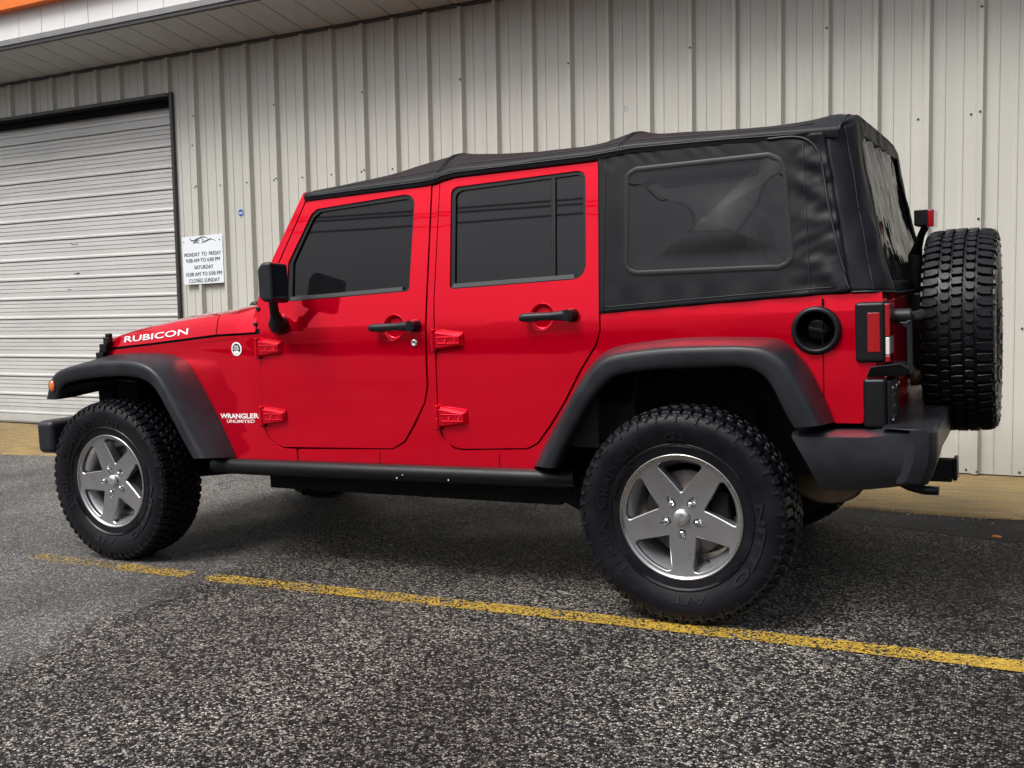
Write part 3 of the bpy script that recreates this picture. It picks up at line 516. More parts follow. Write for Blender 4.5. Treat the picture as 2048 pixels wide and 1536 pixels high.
# screws
scr = MB(); scr.lathe([(0, -.006), (.006, -.0055), (.0068, -.003), (.0078, 0)], seg=10)
proto = scr.build('screw', GALV, building); first = True
def put_screw(x, z, onrib, pale=False):
    global first
    o = proto if first else proto.copy()
    if not first: COL.objects.link(o); o.parent = building
    first = False
    y = YW-(.037 if onrib else 0)
    o.location = (x+BINV.x, y+BINV.y, z+BINV.z)
pos = []
for k in range(-21, 2):
    r = RX0+k*PITCH
    if r < -5.8: continue
    if r < -3.3 or r > .0: pos.append((r-.053, 2.297, False))
    if k % 3 == 0:
        if r < -3.3 or r > .0: pos.append((r, 2.303, True))
        pos.append((r, 2.925+random.uniform(-.008, .008), True))
    if r > .6: pos += [(r-.053, .078, False), (r+.012, .074, True), (r+.25, .078, False), (r, .97+random.uniform(-.01, .01), True)]
for q in pos+[(-2.847, 2.92, True), (.814, 1.651, True), (1.066, .97, False), (-5.625, 2.664, True)]: put_screw(*q)
# roller door
zt, zb = 3.02, .062
pts = [(zb, 0)]; z = zb+.03
dp = MB(); prof = []
z = zt+.12
k = 0
def slat(z):
    return [(z, 0), (z-.014, .009), (z-.028, .009), (z-.030, -.014), (z-.039, -.014), (z-.041, 0), (z-.070, .002), (z-.0705, -.006), (z-.075, -.006), (z-.0755, 0), (z-.112, .002), (z-.1125, -.006), (z-.117, -.006), (z-.1175, 0), (z-.150, .002), (z-.1505, -.006), (z-.155, -.006), (z-.1555, 0)]
zz = 3.13
while zz > .16:
    prof += slat(zz); zz -= .1965
prof += [(.15, 0), (.145, .012), (.075, .012), (.070, .004), (.060, .004)]
prof = [(max(z, .06), h) for z, h in prof]
YD = 2.635
nx = 12
rws = [[(DX0+.03+(DX1-DX0-.06)*i/nx, YD-h+.004*sin(i*2.1+z*3), z) for i in range(nx+1)] for z, h in prof]
dp.grid(rws, smooth=False); rd = bb(dp, 'roller_door', DOORM, fixn=False)
for (x, z, s, w) in ((-7.341, 1.866, 'm', .09), (-7.326, 1.578, 'w', .08), (-7.444, 1.42, 's', .04)):
    q = MB()
    q.tube([(x+(i/9-.5)*w, YD-.003, z+random.uniform(-.006, .006)) for i in range(10)], [random.uniform(.0005, .004) for i in range(10)], seg=5)
    q.v = [(a+BINV.x, b+BINV.y, c+BINV.z) for a, b, c in q.v]; o = q.build('scuff_mark', MARK, rd)
fr = MB()
fr.box((DX1-.006, 2.585, (.06+DZ1)/2), (.016, .11, DZ1-.06)); fr.box((DX1+.012, YW-.018, (.06+DZ1)/2), (.022, .030, DZ1-.06+.04))
fr.box((DX0+.006, 2.585, (.06+DZ1)/2), (.016, .11, DZ1-.06)); fr.box((DX0-.012, YW-.018, (.06+DZ1)/2), (.022, .030, DZ1-.06+.04))
fr.box(((DX0+DX1)/2, YW-.020, DZ1+.004), (DX1-DX0+.05, .034, .030)); fr.box(((DX0+DX1)/2, 2.615, DZ1-.012), (DX1-DX0-.034, .05, .020)); fr.box(((DX0+DX1)/2, 2.600, DZ1-.055), (DX1-DX0-.04, .02, .075), mi=1)  # last box: black strip standing in for the shade under the header
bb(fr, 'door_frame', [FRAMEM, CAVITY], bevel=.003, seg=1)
# soffit: sloping panels with lap joints
YS, ZS0, ZS1 = 1.955, 3.497, 3.595
sf = MB(); x = -14.6; PW = .285
rws = []
while x < 7.8:
    for dx, dz in ((0, 0), (.004, .010), (.010, .010), (.014, 0), (PW*.5, -.004)): rws.append([(x+dx, YW-.003, ZS0+dz), (x+dx, YS, ZS1+dz)])
    x += PW
sf.grid(rws, smooth=False); bb(sf, 'soffit', SOFM, fixn=False)
wt = MB(); wt.box((-3.5, YW-.020, 3.488), (22.8, .034, .022)); bb(wt, 'wall_trim', FRAMEM)
tr = MB(); tr.box((-3.5, YS-.012, 3.608), (22.8, .035, .030), mi=0); tr.box((-3.5, YS-.017, 3.650), (22.8, .045, .052), mi=1); bb(tr, 'drip_edge', [FRAMEM, TRIMG], bevel=.004, seg=1)
fa = MB(); x = -7.095-.2965*24
while x < 7.6:
    fa.box((x+.148, YS-.004+random.uniform(-.0008, .0008), 3.86), (.2925, .02, .37)); x += .2965
bb(fa, 'fascia', FASM, bevel=.0015, seg=1)
rb = MB(); rb.box((-3.5, 3.2, 4.05), (22.6, 2.48, .66)); rb.box((-3.5, YS+.02, 3.86), (22.6, .02, .38)); bb(rb, 'parapet', FRAMEM)
os_ = MB(); os_.box((-6.0, 1.90, 4.26), (11., .09, .69)); o = os_.build('orange_sign_band', ORANGES, None, bevel=.006); tag(o, 'bright orange sign band fixed on the white fascia above the roller door', 'sign')

# hours sign
A, B_, Cc, Dd = Vector((-5.799, 0, 1.851)), Vector((-5.314, 0, 1.863)), Vector((-5.312, 0, 1.429)), Vector((-5.793, 0, 1.420))
sgn = empty('hours_sign', (-5.555, 2.52, 1.64)); tag(sgn, 'white opening hours board with black lettering fixed to the metal wall', 'sign')
def sq(u, v, h=0.):     # u right, v down, h towards the viewer
    p = A.lerp(B_, u).lerp(Dd.lerp(Cc, u), v); return (p.x+5.555, -h, p.z-1.64)
m = MB(); N = 10
m.prism([sq(0, 0), sq(0, 1), sq(.985, 1), sq(1, .975), sq(1, 0)], (0, .006, 0)); m.build('board', SIGNW, sgn, bevel=.0015, seg=1)
for txt, u0, u1, vc, hh in (('MONDAY  TO  FRIDAY', .045, .955, .378, .078), ('9:00 AM TO 6:00 PM', .085, .925, .503, .078), ('SATURDAY', .285, .755, .648, .080), ('10:00 AM TO 5:00 PM', .07, .955, .790, .080), ('CLOSED SUNDAY', .14, .90, .925, .080)):
    vs, fs = fit_text(txt, u0, u1, 0, 1, bold=0., extrude=.0006); m = MB()
    m.add([sq(v.x, vc+hh/2-v.y*hh, .0015+v.z) for v in vs], fs); m.build('lettering', MARK, sgn)
m = MB()
for c in ([(.20,.03),(.23,.075),(.30,.09),(.40,.085),(.46,.09)], [(.33,.075),(.40,.055),(.50,.03),(.56,.03),(.61,.045),(.64,.075)], [(.50,.145),(.60,.115),(.70,.085),(.76,.09),(.84,.135)], [(.29,.15),(.33,.125),(.38,.12),(.42,.14),(.435,.165)]):
    P = spline([(u, v, 0) for u, v in c], 5); m.tube([sq(p.x, p.y, .001) for p in P], [.0045*(.35+.65*sin(pi*min(1, .12+i/(len(P)-1)))) for i in range(len(P))], seg=6)
q = sq(.525, .09, .001); m.lathe([(0, -.003), (.006, -.0028), (.0065, 0)], seg=10, c=q); m.build('car_outline_drawing', MARK, sgn)
for u, v in ((.045, .10), (.93, .11)):
    m = MB(); m.lathe([(0, -.004), (.005, -.0035), (.006, 0)], seg=10, c=sq(u, v, 0)); m.build('screw', GALV, sgn)
# octagonal sticker
stk = empty('round_sticker', (-5.119, YW-.003, 2.037)); tag(stk, 'small blue octagonal sticker with white emblem on the metal wall', 'sticker')
m = MB(); m.lathe([(0, -.0015), (.036, -.0015), (.036, .001)], seg=8, smooth=False, a0=pi/8, a1=pi/8+2*pi); m.build('backing', BLUE, stk)
m = MB(); m.lathe([(.034, -.0022), (.0365, -.0022)], seg=8, smooth=False, a0=pi/8, a1=pi/8+2*pi); m.build('border', WHITE, stk)
for ch, a, b in (('A', -.025, -.009), ('D', -.007, .008), ('T', .010, .024)):
    vs, fs = fit_text(ch, a, b, -.010, .010, bold=.03, extrude=.0004); m = MB().add([(v.x, -.0024-v.z, v.y-.002) for v in vs], fs); m.build('lettering', WHITE, stk)
# guessed low wood, added out of view for the dark band mirrored in paint
m = MB(); rows = []
for i in range(241):
    x = -120+i; h = 3.3+1.5*noise.noise(Vector((x*.09, 0, 1)))+1.0*noise.noise(Vector((x*.37, 0, 2)))+.5*noise.noise(Vector((x*1.3, 0, 3)))
    rows.append([(x, -46+.8*noise.noise(Vector((x*.8, z, 5))), -.6+z*h) for z in (0, .3, .6, .85)]+[(x, -47.5, -.6+h), (x, -52, -.6+h*.9), (x, -53, -.6)])
m.grid(rows, smooth=True); tw = m.build('added_wood', mat('wood_green', (.035, .045, .022), rough=.9, vary=.5, vscale=.8)); tag(tw, 'unseen low wood added for the dark band mirrored in the car doors', kind='stuff')

# overhead cables across the road behind the camera, seen as thin dark lines in the side windows
for z, dz in ((6.86, .0), (6.76, .02), (6.56, -.03)):
    m = MB(); P = [(-60+3.*i, 0, z-6.6+.0009*(-60+3.*i+8)**2+dz*sin(i*.9)) for i in range(41)]; m.tube(P, .022, seg=6)
    c = m.build('overhead_cable', MARK, None, loc=(0, -14, 6.6))
    tag(c, {6.86: 'highest black overhead cable mirrored in the car side windows', 6.76: 'middle black overhead cable mirrored in the car side windows', 6.56: 'lowest black overhead cable mirrored in the car side windows'}[z], 'cable', 'overhead cables')

# ------------------------------------------------------------------ the red four-door car (local frame: x to the rear, y away from the camera, z up; origin under the rear axle)
car = empty('off_road_car', (0, 0, 0), TILT)
tag(car, 'red four-door off-road car with black soft top and rear spare wheel', 'car')
FX0, FY0, FX1, FY1 = -2.15, .79, -3.28, .62
def W(z):
    if z < .90: return .790
    if z < 1.13: return .790-.17*(z-.90)**2
    return .7810-(z-1.13)*.160
def hw(x, z):
    w = W(z)
    if x < FX0: w = min(w, FY0+(FY1-FY0)*(FX0-x)/(FX0-FX1))
    return w
def xz(k): return [(p[0], p[2]) for p in D[k]]
def area2(p): return sum(p[i][0]*p[(i+1) % len(p)][1]-p[(i+1) % len(p)][0]*p[i][1] for i in range(len(p)))
def rnd(pts, r, n=4):
    """round the corners of a closed 2D polygon"""
    out = []; N = len(pts)
    for i in range(N):
        a, b, c = Vector(pts[i-1]), Vector(pts[i]), Vector(pts[(i+1) % N])
        u, v = (a-b), (c-b); lu, lv = u.length, v.length
        if lu < 1e-6 or lv < 1e-6: continue
        ang = u.angle(v) if lu and lv else pi
        if ang > radians(172): out.append(tuple(b)); continue
        d = min(r/tan(ang/2), lu*.45, lv*.45); p, q = b+u/lu*d, b+v/lv*d
        for k in range(n+1):
            t = k/n; out.append(tuple(p*(1-t)**2+b*2*t*(1-t)+q*t*t))
    return out
def inset(pts, d):
    """offset a closed 2D polygon inwards by d"""
    s = 1 if area2(pts) > 0 else -1; out = []; N = len(pts)
    for i in range(N):
        a, b, c = Vector(pts[i-1]), Vector(pts[i]), Vector(pts[(i+1) % N])
        u, v = (b-a).normalized(), (c-b).normalized(); n1 = Vector((-u.y, u.x))*s; n2 = Vector((-v.y, v.x))*s
        m = (n1+n2); m = m/max(.5, m.dot(n1)) if m.length > 1e-6 else n1
        out.append(tuple(b+m*d))
    return out
def panel(name, outer, holes, mats, parent, off=0., thick=.025, bevel=.003, seg=2, cutz=(.90, .94, .98, 1.02, 1.055, 1.09, 1.13), cutx=(FX0,), yf=None, side=-1, kx=()):
    """sheet metal panel cut from the side surface of the body, with real thickness"""
    yf = yf or (lambda x, z: hw(x, z))
    vs, tris, _ = poly_mesh(outer, holes)
    bm = bmesh.new(); bv = [bm.verts.new((x, 0, z)) for x, z in vs]
    for t_ in tris:
        try: bm.faces.new([bv[i] for i in t_])
        except ValueError: pass
    for z in cutz: bmesh.ops.bisect_plane(bm, geom=bm.verts[:]+bm.edges[:]+bm.faces[:], plane_co=(0, 0, z), plane_no=(0, 0, 1))
    for x in tuple(cutx)+tuple(kx): bmesh.ops.bisect_plane(bm, geom=bm.verts[:]+bm.edges[:]+bm.faces[:], plane_co=(x, 0, 0), plane_no=(1, 0, 0))
    bmesh.ops.recalc_face_normals(bm, faces=bm.faces)
    r = bmesh.ops.extrude_face_region(bm, geom=bm.faces[:])
    back = set(v for v in r['geom'] if isinstance(v, bmesh.types.BMVert))
    for v in bm.verts:
        y = yf(v.co.x, v.co.z)+off-(thick if v in back else 0)
        v.co.y = side*y
    bmesh.ops.recalc_face_normals(bm, faces=bm.faces)
    me = bpy.data.meshes.new(name)
    if not isinstance(mats, (list, tuple)): mats = [mats]
    for m in mats: me.materials.append(m)
    bm.to_mesh(me); bm.free()
    for p in me.polygons: p.use_smooth = True
    o = bpy.data.objects.new(name, me); COL.objects.link(o); o.parent = parent
    if bevel:
        b = o.modifiers.new('bevel', 'BEVEL'); b.width = bevel; b.segments = seg; b.limit_method = 'ANGLE'; b.angle_limit = radians(40)
        w = o.modifiers.new('wn', 'WEIGHTED_NORMAL'); w.weight = 100
    else: me.set_sharp_from_angle(angle=radians(35))
    return o
def mirror(o, parent=None):
    c = copy_tree(o, parent or o.parent); c.scale.y = -1; return c
def circ(cx, cz, r, n=32, rz=None): return [(cx+r*cos(2*pi*i/n), cz+(rz or r)*sin(2*pi*i/n)) for i in range(n)]

# ---- body shell
HF, HR = (-1.280, 1.120, .053), (-.580, 1.143, .053)     # door handle dishes
FUEL = (.475, 1.065)
tub_o = [p for p in xz('tub')]
fuel_hole = circ(FUEL[0], FUEL[1], .068, 40)
body = panel('body', rnd(tub_o, .012), [fuel_hole], RED, car, thick=.03, kx=(.49,))
bodyR = panel('body_side', rnd(tub_o, .012), [], RED, car, thick=.03, side=1)
# rear panel wrapping round the corners + floor, wheel boxes and cabin walls
m = MB()
def plan_rear(z, o=0.):
    w = W(z); pts = []
    for i in range(7):
        a = pi/2*i/6; pts.append((.645+.055*sin(a)+o*sin(a), -(w-.055)-(.055+o)*cos(a), z))
    return pts
rows = []
for z in (.735, .78, .9, 1.02, 1.06, 1.12, 1.165, 1.18):
    a = plan_rear(z-0); rows.append([(x-(.02 if z > 1.17 else 0), y, z) for x, y, z in a]+[(.70-(.02 if z > 1.17 else 0), -y, z) if 0 else (x-(.02 if z > 1.17 else 0), -y, z) for x, y, z in a[::-1]])
m.grid(rows, smooth=True)
m.build('rear_panel', RED, car, autosmooth=50)
panel('tailgate', rnd([(-.60, .79), (.60, .79), (.60, 1.165), (-.60, 1.165)], .04), [], RED, car, cutz=(), cutx=(), yf=lambda x, z: 0, thick=.02)
tg = bpy.data.objects['tailgate']; tg.rotation_euler = (0, 0, pi/2); tg.location = (.707, 0, 0)
m = MB()
m.box((-1.36, 0, .515), (1.62, 1.50, .03)); m.box((-2.60, 0, .80), (.95, .98, .50)); m.box((-2.13, 0, .86), (.03, 1.50, .66)); m.box((-2.02, 0, .80), (.2, 1.45, .55))
m.box((.10, 0, 1.0), (1.1, 1.06, .05)); m.box((.66, 0, .95), (.02, 1.4, .42))
for s in (-1, 1): m.box((.02, s*.53, .76), (1.20, .02, .50)); m.box((-.30, s*.68, .78), (.02, .25, .5)) if 0 else None
m.build('floor_pan', DARK, car)
m = MB(); m.box((-3.22, 0, .76), (.10, 1.30, .32)); m.build('radiator_shroud', DARK, car)
# seams in the sill under the doors
for x, z, h in ((-1.838, .553, .05), (-1.385, .558, .05), (-.795, .565, .05), (.497, .965, .42)):
    m = MB(); m.box((x, -.7905 if z < .8 else -.786, z), (.0030, .002 if z < .8 else .012, h)); m.build('panel_seam', CAVITY, body)
fo = [p for p in xz('fender')]
fender = panel('front_fender', rnd(fo, .01), [], RED, car, thick=.03)
mirror(fender)
# lower sill underside
m = MB(); m.prism([(-2.2, -.788, .528), (-.64, -.788, .545), (-.64, -.70, .50), (-2.2, -.70, .49)], (0, 0, -.01)); mirror(m.build('sill', RED, car))

# ---- doors
def door(key, win, glass_k, dish, handle_x, lock, hinges, fourth=None):
    o = rnd(xz(key), .028, 5); w = rnd(xz(win), .022, 4); g = rnd(xz(glass_k), .02, 4)
    hx, hz, hr = dish
    d = panel('door', o, [w, circ(hx, hz, hr, 36)], RED, car, off=.003, thick=.03, bevel=.004, kx=[-2.0+.06*i for i in range(29)]+[hx-hr-.006, hx+hr+.006], cutz=[.90+.023*i for i in range(11)]+[1.165, 1.2, hz-hr-.006, hz+hr+.006])
    panel('window_seal', inset(w, -.002), [g], TRIM, d, off=-.003, thick=.025, bevel=.003)
    gb = sorted(xz(glass_k), key=lambda p: p[1]); xa_ = min(p[0] for p in xz(win))+.02; xb_ = max(p[0] for p in xz(win))-.05; zb_ = min(p[1] for p in xz(win))
    zl, zr = [min((q for q in xz(win)), key=lambda q: abs(q[0]-X_)+abs(q[1]-zb_)*2)[1] for X_ in (xa_, xb_)]
    m = MB(); m.prism([(xa_, -(W(zl)-.001), zl+.004), (xb_, -(W(zr)-.001), zr+.004), (xb_, -(W(zr+.02)-.001), zr+.021), (xa_, -(W(zl+.02)-.001), zl+.021)], (0, .006, 0)); m.build('sill_wiper', mat('grey_rubber', (.045, .045, .047), rough=.45), d)
    panel('window_pane', inset(g, -.006), [], GLASS if key == 'door_front' else GLASSB, d, off=-.012, thick=.004, bevel=0)
    # dish pressed into the door
    y0 = -(W(hz)+.003); m = MB()
    m.lathe([(hr+.004, .0035), (hr+.0015, -.001), (hr-.0015, .001), (hr-.0045, .012), (hr-.009, .0165), (hr*.6, .0185), (0, .019)], c=(hx, 0, hz), seg=40)
    # follow the lean of the door
    m.v = [(x, y-(W(z)+.003), z) for x, y, z in m.v]; m.build('handle_recess', RED, d)
    # handle: pivot boss, arm widening from the boss
    kx, kz = handle_x; yb = -(W(kz)+.003); m = MB()
    m.cyl((kx+.005, yb+.002, kz), (kx, yb-.022, kz-.001), .027, .026, 28); m.cyl((kx, yb-.020, kz), (kx, yb-.044, kz), .0245, .0225, 28)
    m.cyl((kx, yb-.042, kz), (kx, yb-.047, kz), .0150, .0140, 24)
    prof = [(-.205, .012), (-.198, .0165), (-.18, .0185), (-.12, .0175), (-.07, .0165), (-.03, .020), (-.005, .0235)]
    rows = []
    for dx, h in prof:
        ym = yb-.033-(.006 if dx < -.15 else 0); dz = -.004*(-dx/.2)
        sec = [(-h, .006), (-h*.8, -.008), (-h*.2, -.012), (h*.5, -.011), (h*.95, -.004), (h, .006), (h*.6, .012), (-h*.6, .012)]
        rows.append([(kx+dx, ym+yy, kz+dz+zz) for zz, yy in sec])
    m.grid(rows, closed=True); m.add(rows[0], [tuple(range(8))]); m.add(rows[-1], [tuple(range(8))[::-1]])
    m.cyl((kx-.185, yb, kz-.006), (kx-.185, yb-.034, kz-.005), .010, .012, 12)
    m.build('door_handle', TRIM, d, autosmooth=50)
    if lock:
        lx, lz = lock; m = MB(); yl_ = -(W(lz)+.003)
        m.lathe([(.0155, .001), (.0155, -.003), (.0135, -.0055), (.006, -.0055), (.0055, -.003), (0, -.003)], c=(lx, yl_, lz), seg=28); m.box((lx, yl_-.0035, lz), (.0018, .002, .009)); m.build('door_lock', BARREL, d)
    for x0, x1, z0, z1 in hinges:
        m = MB(); zc = (z0+z1)/2; h = z1-z0
        yh = -(W(zc)+.004); bx = x0+.0; 
        for (a, b) in ((z0, zc-.001), (zc+.001, z1)): m.cyl((bx, yh-.012, a), (bx, yh-.012, b), .0125, seg=20)
        m.cyl((bx, yh-.012, z1), (bx, yh-.012, z1+.003), .0135, .009, 20)
        # hinge leaf: raised trapezoid block on a flange
        xa, xb = x0+.010, x1
        m.prism([(xa, yh-.001, zc-h*.42), (xb+.004, yh-.001, zc-h*.26), (xb+.004, yh-.001, zc+h*.33), (xa+.02, yh-.001, zc+h*.48)], (0, -.004, 0))
        fr_ = [(xa, zc-h*.36), (xb-.006, zc-h*.20), (xb-.006, zc+h*.18), (xa, zc+h*.36)]; bk = [(xa-.002, zc-h*.46), (xb, zc-h*.27), (xb, zc+h*.26), (xa-.002, zc+h*.46)]
        F = [(x, yh-.020, z) for x, z in fr_]; B = [(x, yh-.004, z) for x, z in bk]
        m.add(B+F, [(4, 5, 6, 7), (0, 1, 5, 4), (1, 2, 6, 5), (2, 3, 7, 6), (3, 0, 4, 7)])
        # recessed face with rim rails
        m.box(((xa+xb)/2-.001, yh-.021, zc+h*.13), (xb-xa-.022, .004, .006)); m.box(((xa+xb)/2+.002, yh-.021, zc-h*.15), (xb-xa-.026, .004, .006))
        hg = m.build('hinge', RED, d, bevel=.0015, seg=1)
        for k in (.40, .78):
            m = MB(); m.lathe([(.0075, 0), (.0075, -.003), (.0045, -.0045), (.004, -.001), (0, -.001)], c=(xa+(xb-xa)*k, yh-.020, zc-.001), seg=16)
            hg_b = MB(); m.build('hinge_bolt', RED, d)
        m = MB(); m.box((bx, yh-.010, z0-.0015), (.026, .022, .003)); m.build('hinge_washer', SATIN, d)
    return d
dF = door('door_front', 'win_front', 'glass_front', HF, (-1.172, 1.124), (-1.176, 1.052), [(-2.024, -1.893, .998, 1.088), (-2.020, -1.888, .683, .775)])
dR = door('door_rear', 'win_rear', 'glass_rear', HR, (-.452, 1.147), None, [(-1.074, -.940, 1.016, 1.106), (-1.070, -.936, .690, .788)])
dv = [(p[0], p[2]) for p in D['divider']]
panel('window_divider', [dv[0], dv[1], dv[2], dv[3]], [], TRIM, dR, off=-.004, thick=.015, bevel=.003)
mirror(dF, car); mirror(dR, car)
m = MB(); m.box((-1.09, -.779, .95), (.05, .012, 1.0)); m.box((-1.09, -.72, 1.5), (.04, .012, .4)); 
# dark jamb behind the door gaps
def jamb(key):
    o = xz(key); return panel('door_jamb', inset(o, -.012), [inset(o, .03)], CAVITY, car, off=-.0275, thick=.01, bevel=0)
for k in ('door_front', 'door_rear'): mirror(jamb(k))
# inner door cards so the cabin is closed below the windows
for s in (-1, 1):
    for x, w in ((-1.50, .80), (-.68, .62)):
        m = MB(); m.box((x, s*.745, .87), (w, .02, .49)); m.build('door_card', SEATM, car)
    m = MB(); m.prism([(-.37, s*.70, 1.15), (-.30, s*.70, 1.15), (-.30, s*.62, 1.70), (-.37, s*.62, 1.70)], (0, -s*.04, 0)); m.build('rear_door_pillar', SEATM, car)

# ---- fuel filler
ff = MB(); cx, cz = FUEL
ff.lathe([(.064, .004), (.0645, -.012), (.068, -.0165), (.078, -.015), (.084, -.008), (.0855, .002)], c=(cx, -.789, cz), seg=56)
ffo = ff.build('fuel_filler', TRIM, car)
m = MB(); m.lathe([(.0655, -.004), (.060, .03), (.050, .055), (.0, .060)], c=(cx, -.789, cz), seg=40); m.build('filler_bowl', CAVITY, ffo)
m = MB(); m.lathe([(.036, .02), (.036, -.002), (.033, -.006), (0, -.006)], seg=32); m.box((0, -.012, .002), (.056, .014, .014))
for i in range(14):
    a = 2*pi*i/14; m.box((.037*cos(a), .008, .037*sin(a)), (.004, .022, .004))
c_ = m.build('fuel_cap', TRIM, ffo, bevel=.0015, seg=1); c_.location = (cx+.002, -.768, cz+.002); c_.rotation_euler = (.25, radians(14), 0)
vs, fs = fit_text('DIESEL NO', -.02, .02, 0, .006, extrude=.0003)

# ---- flares
def flare(J, C_, L, name, n=4, front=False):
    J, C_, L = [spline(q, n) for q in (J, C_, L)]
    rows = []
    for i in range(len(J)):
        j, c, l = J[i], C_[i], L[i]
        d = (c-l).normalized()
        w = (l-j)
        inn = Vector((l.x, -.905, l.z))+(-d)*.004; inn2 = Vector((l.x, -.82, l.z))+d*.012
        rows.append([j+Vector((0, .02, 0)), j+Vector((0, -.004, 0))+d*.001, j.lerp(c, .08)+d*.004, j.lerp(c, .5)+d*.004, j.lerp(c, .90)+d*.003, c+Vector((0, .006, 0))+d*.0015, c+Vector((0, .0005, 0))-d*.005, c.lerp(l, .3)+Vector((0, -.003, 0)), c.lerp(l, .7)+Vector((0, -.003, 0)), l+Vector((0, 0, 0))+d*.006, l+Vector((0, .006, 0)), inn, inn2])
    m = MB().grid(rows, smooth=True)
    for r in (rows[0], rows[-1]): m.add(r, [tuple(range(len(r)))])
    return m.build(name, PLAST, car, autosmooth=55)
JF = list(D['flF_J'])+[(-3.215, -.62, .985), (-3.262, -.62, .945), (-3.292, -.62, .885), (-3.318, -.62, .82)]
flF = flare(JF, D['flF_C'], D['flF_L'], 'front_flare'); flR = flare(D['flR_J'], D['flR_C'], D['flR_L'], 'rear_flare')
m = MB(); m.lathe([(.0, -.010), (.012, -.009), (.020, -.003), (.021, .004)], seg=28); 
m.v = [(x, y, z*1.45) for x, y, z in m.v]; mk = m.build('marker_lamp', ORL, flF); mk.location = (-3.263, -.936, .880)
m = MB(); m.lathe([(.021, .002), (.0225, -.004), (.0245, .003)], seg=28); m.v = [(x, y, z*1.42) for x, y, z in m.v]; r_ = m.build('marker_ring', TRIM, flF); r_.location = mk.location
mirror(flF, car); mirror(flR, car)
# wheel house liners
m = MB()
def liner(J, yi, cap):
    m = MB(); P = spline(J, 3)
    m.grid([[(p.x, p.y+.012, p.z) for p in P], [(p.x, yi, p.z) for p in P]], smooth=True)
    m.prism([(p.x, yi, p.z) for p in P]+cap, (0, .01, 0)); mirror(m.build('wheel_house', DARK, car, autosmooth=40))
liner(D['flR_J'], -.52, [(.50, -.52, .66), (.30, -.52, .55), (-.50, -.52, .50), (-.63, -.52, .50)])
FJ = [tuple(p) for p in D['flF_J']]
liner(FJ, -.52, [(-3.143, -.52, .80), (-2.95, -.52, .62), (-2.22, -.52, .50)])

# inner support under the front flare
m = MB(); m.grid([[(x, -.925, z) for x, z in ((-3.24, .84), (-3.18, .875), (-3.0, .90), (-2.8, .91), (-2.7, .90))], [(x, -.66, z) for x, z in ((-3.25, .83), (-3.18, .855), (-3.0, .875), (-2.8, .89), (-2.7, .89))]]); fi = m.build('flare_underside', DARK, car); mirror(fi)

# ---- hood, cowl, grille
def lerp1(tab, x):
    if x <= tab[0][0]: return tab[0][1]
    for (a, b), (c, d) in zip(tab, tab[1:]):
        if x <= c: return b+(d-b)*(x-a)/(c-a)
    return tab[-1][1]
GZ = [(p[0], p[2]) for p in D['hood_gap']]; SIL = sorted((p[0], p[2]) for p in D['hood_sil50'])
def hood_sec(x, dz=0., o=0.):
    zg = lerp1(GZ, x)+.006; yg = hw(x, 1.0)+o; zs = lerp1(SIL, x)
    if x > -2.30: zs = 1.23+.02*(x+2.30)/.2
    h = zs-zg
    half = [(yg, zg), (yg-.003, zg+.010), (yg-.018, zg+.066 if h > .1 else zg+.6*h), (yg-.034, zg+.090 if h > .12 else zg+.75*h), (yg-.075, zg+h*.84 if h > .1 else zg+.88*h), (max(.5, yg-.13), zs-.006), (.44, zs+.000), (.40, zs-.004), (.30, zs+.004), (.0, zs+.014)]
    z2 = [half[0][1]]
    for i in range(1, 6): z2.append(max(z2[-1]+.0005, half[i][1]))
    half = [(half[i][0], z2[i]+dz) if i < 6 else (half[i][0], half[i][1]+dz) for i in range(len(half))]
    return [(x, -y, z) for y, z in half]+[(x, y, z) for y, z in half[-2::-1]]
m = MB(); xs_ = [-3.205+.9*i/24 for i in range(25)]
rows = [hood_sec(x) for x in xs_]
fr0 = [(x-.012, y*.985, z-.008-.012*max(0, (z-1.03)/.1)) for x, y, z in rows[0]]; fr1 = [(-3.245, y*.97, 1.035+(z-1.035)*.15) for x, y, z in rows[0]]
rows = [fr1, fr0]+rows; ed = [(x+.001, y*.995, z-.02) for x, y, z in rows[-1]]
m.grid(rows+[ed], smooth=True)
hood = m.build('hood', RED, car, autosmooth=28)
m = MB(); rows = [hood_sec(-2.298+.255*i/6) for i in range(7)]
st = [(x+.001, y*.995, z-.02) for x, y, z in rows[0]]; m.grid([st]+rows, smooth=True); cowl = m.build('cowl', RED, car, autosmooth=28)
# dark gap under the hood edge
m = MB(); P = [(-3.2+1.18*i/12) for i in range(13)]
m.grid([[(x, -(hw(x, 1.)-.006), lerp1(GZ, x)-.02) for x in P], [(x, -(hw(x, 1.)-.006), lerp1(GZ, x)+.02) for x in P]]); m.merged(m.mirror_y()); m.box((-2.301, 0, 1.14), (.006, 1.40, .10)); m.build('hood_gap_seal', CAVITY, car)
def strip_pos(x, dz):    # point on the flat strip at the hood side
    zg = lerp1(GZ, x)+.006; yg = hw(x, 1.0); t_ = (dz-.010)/.056
    return Vector((x, -(yg-.003-.015*t_), zg+dz))
vs, fs = fit_text('RUBICON', -3.048, -2.520, .018, .048, bold=.012, extrude=.0004)
m = MB().add([strip_pos(v.x, v.y)+Vector((-.15, -1, .22)).normalized()*(.0016+v.z) for v in vs], fs); m.build('hood_lettering', WHITE, hood)
def side_pos(x, z, o): return Vector((x, -(hw(x, z)+o), z))
m = MB()
for txt, b, z0, z1, x0, x1 in (('WRANGLER', .030, .7135, .7375, -2.311, -2.052), ('UNLIMITED', .008, .6930, .7075, -2.266, -2.079)):
    vs, fs = fit_text(txt, x0, x1, z0, z1, bold=b, extrude=.0004)
    m.add([side_pos(v.x, v.y+(v.x+2.18)*.03, .0012+v.z) for v in vs], fs)
m.build('fender_lettering', WHITE, fender)
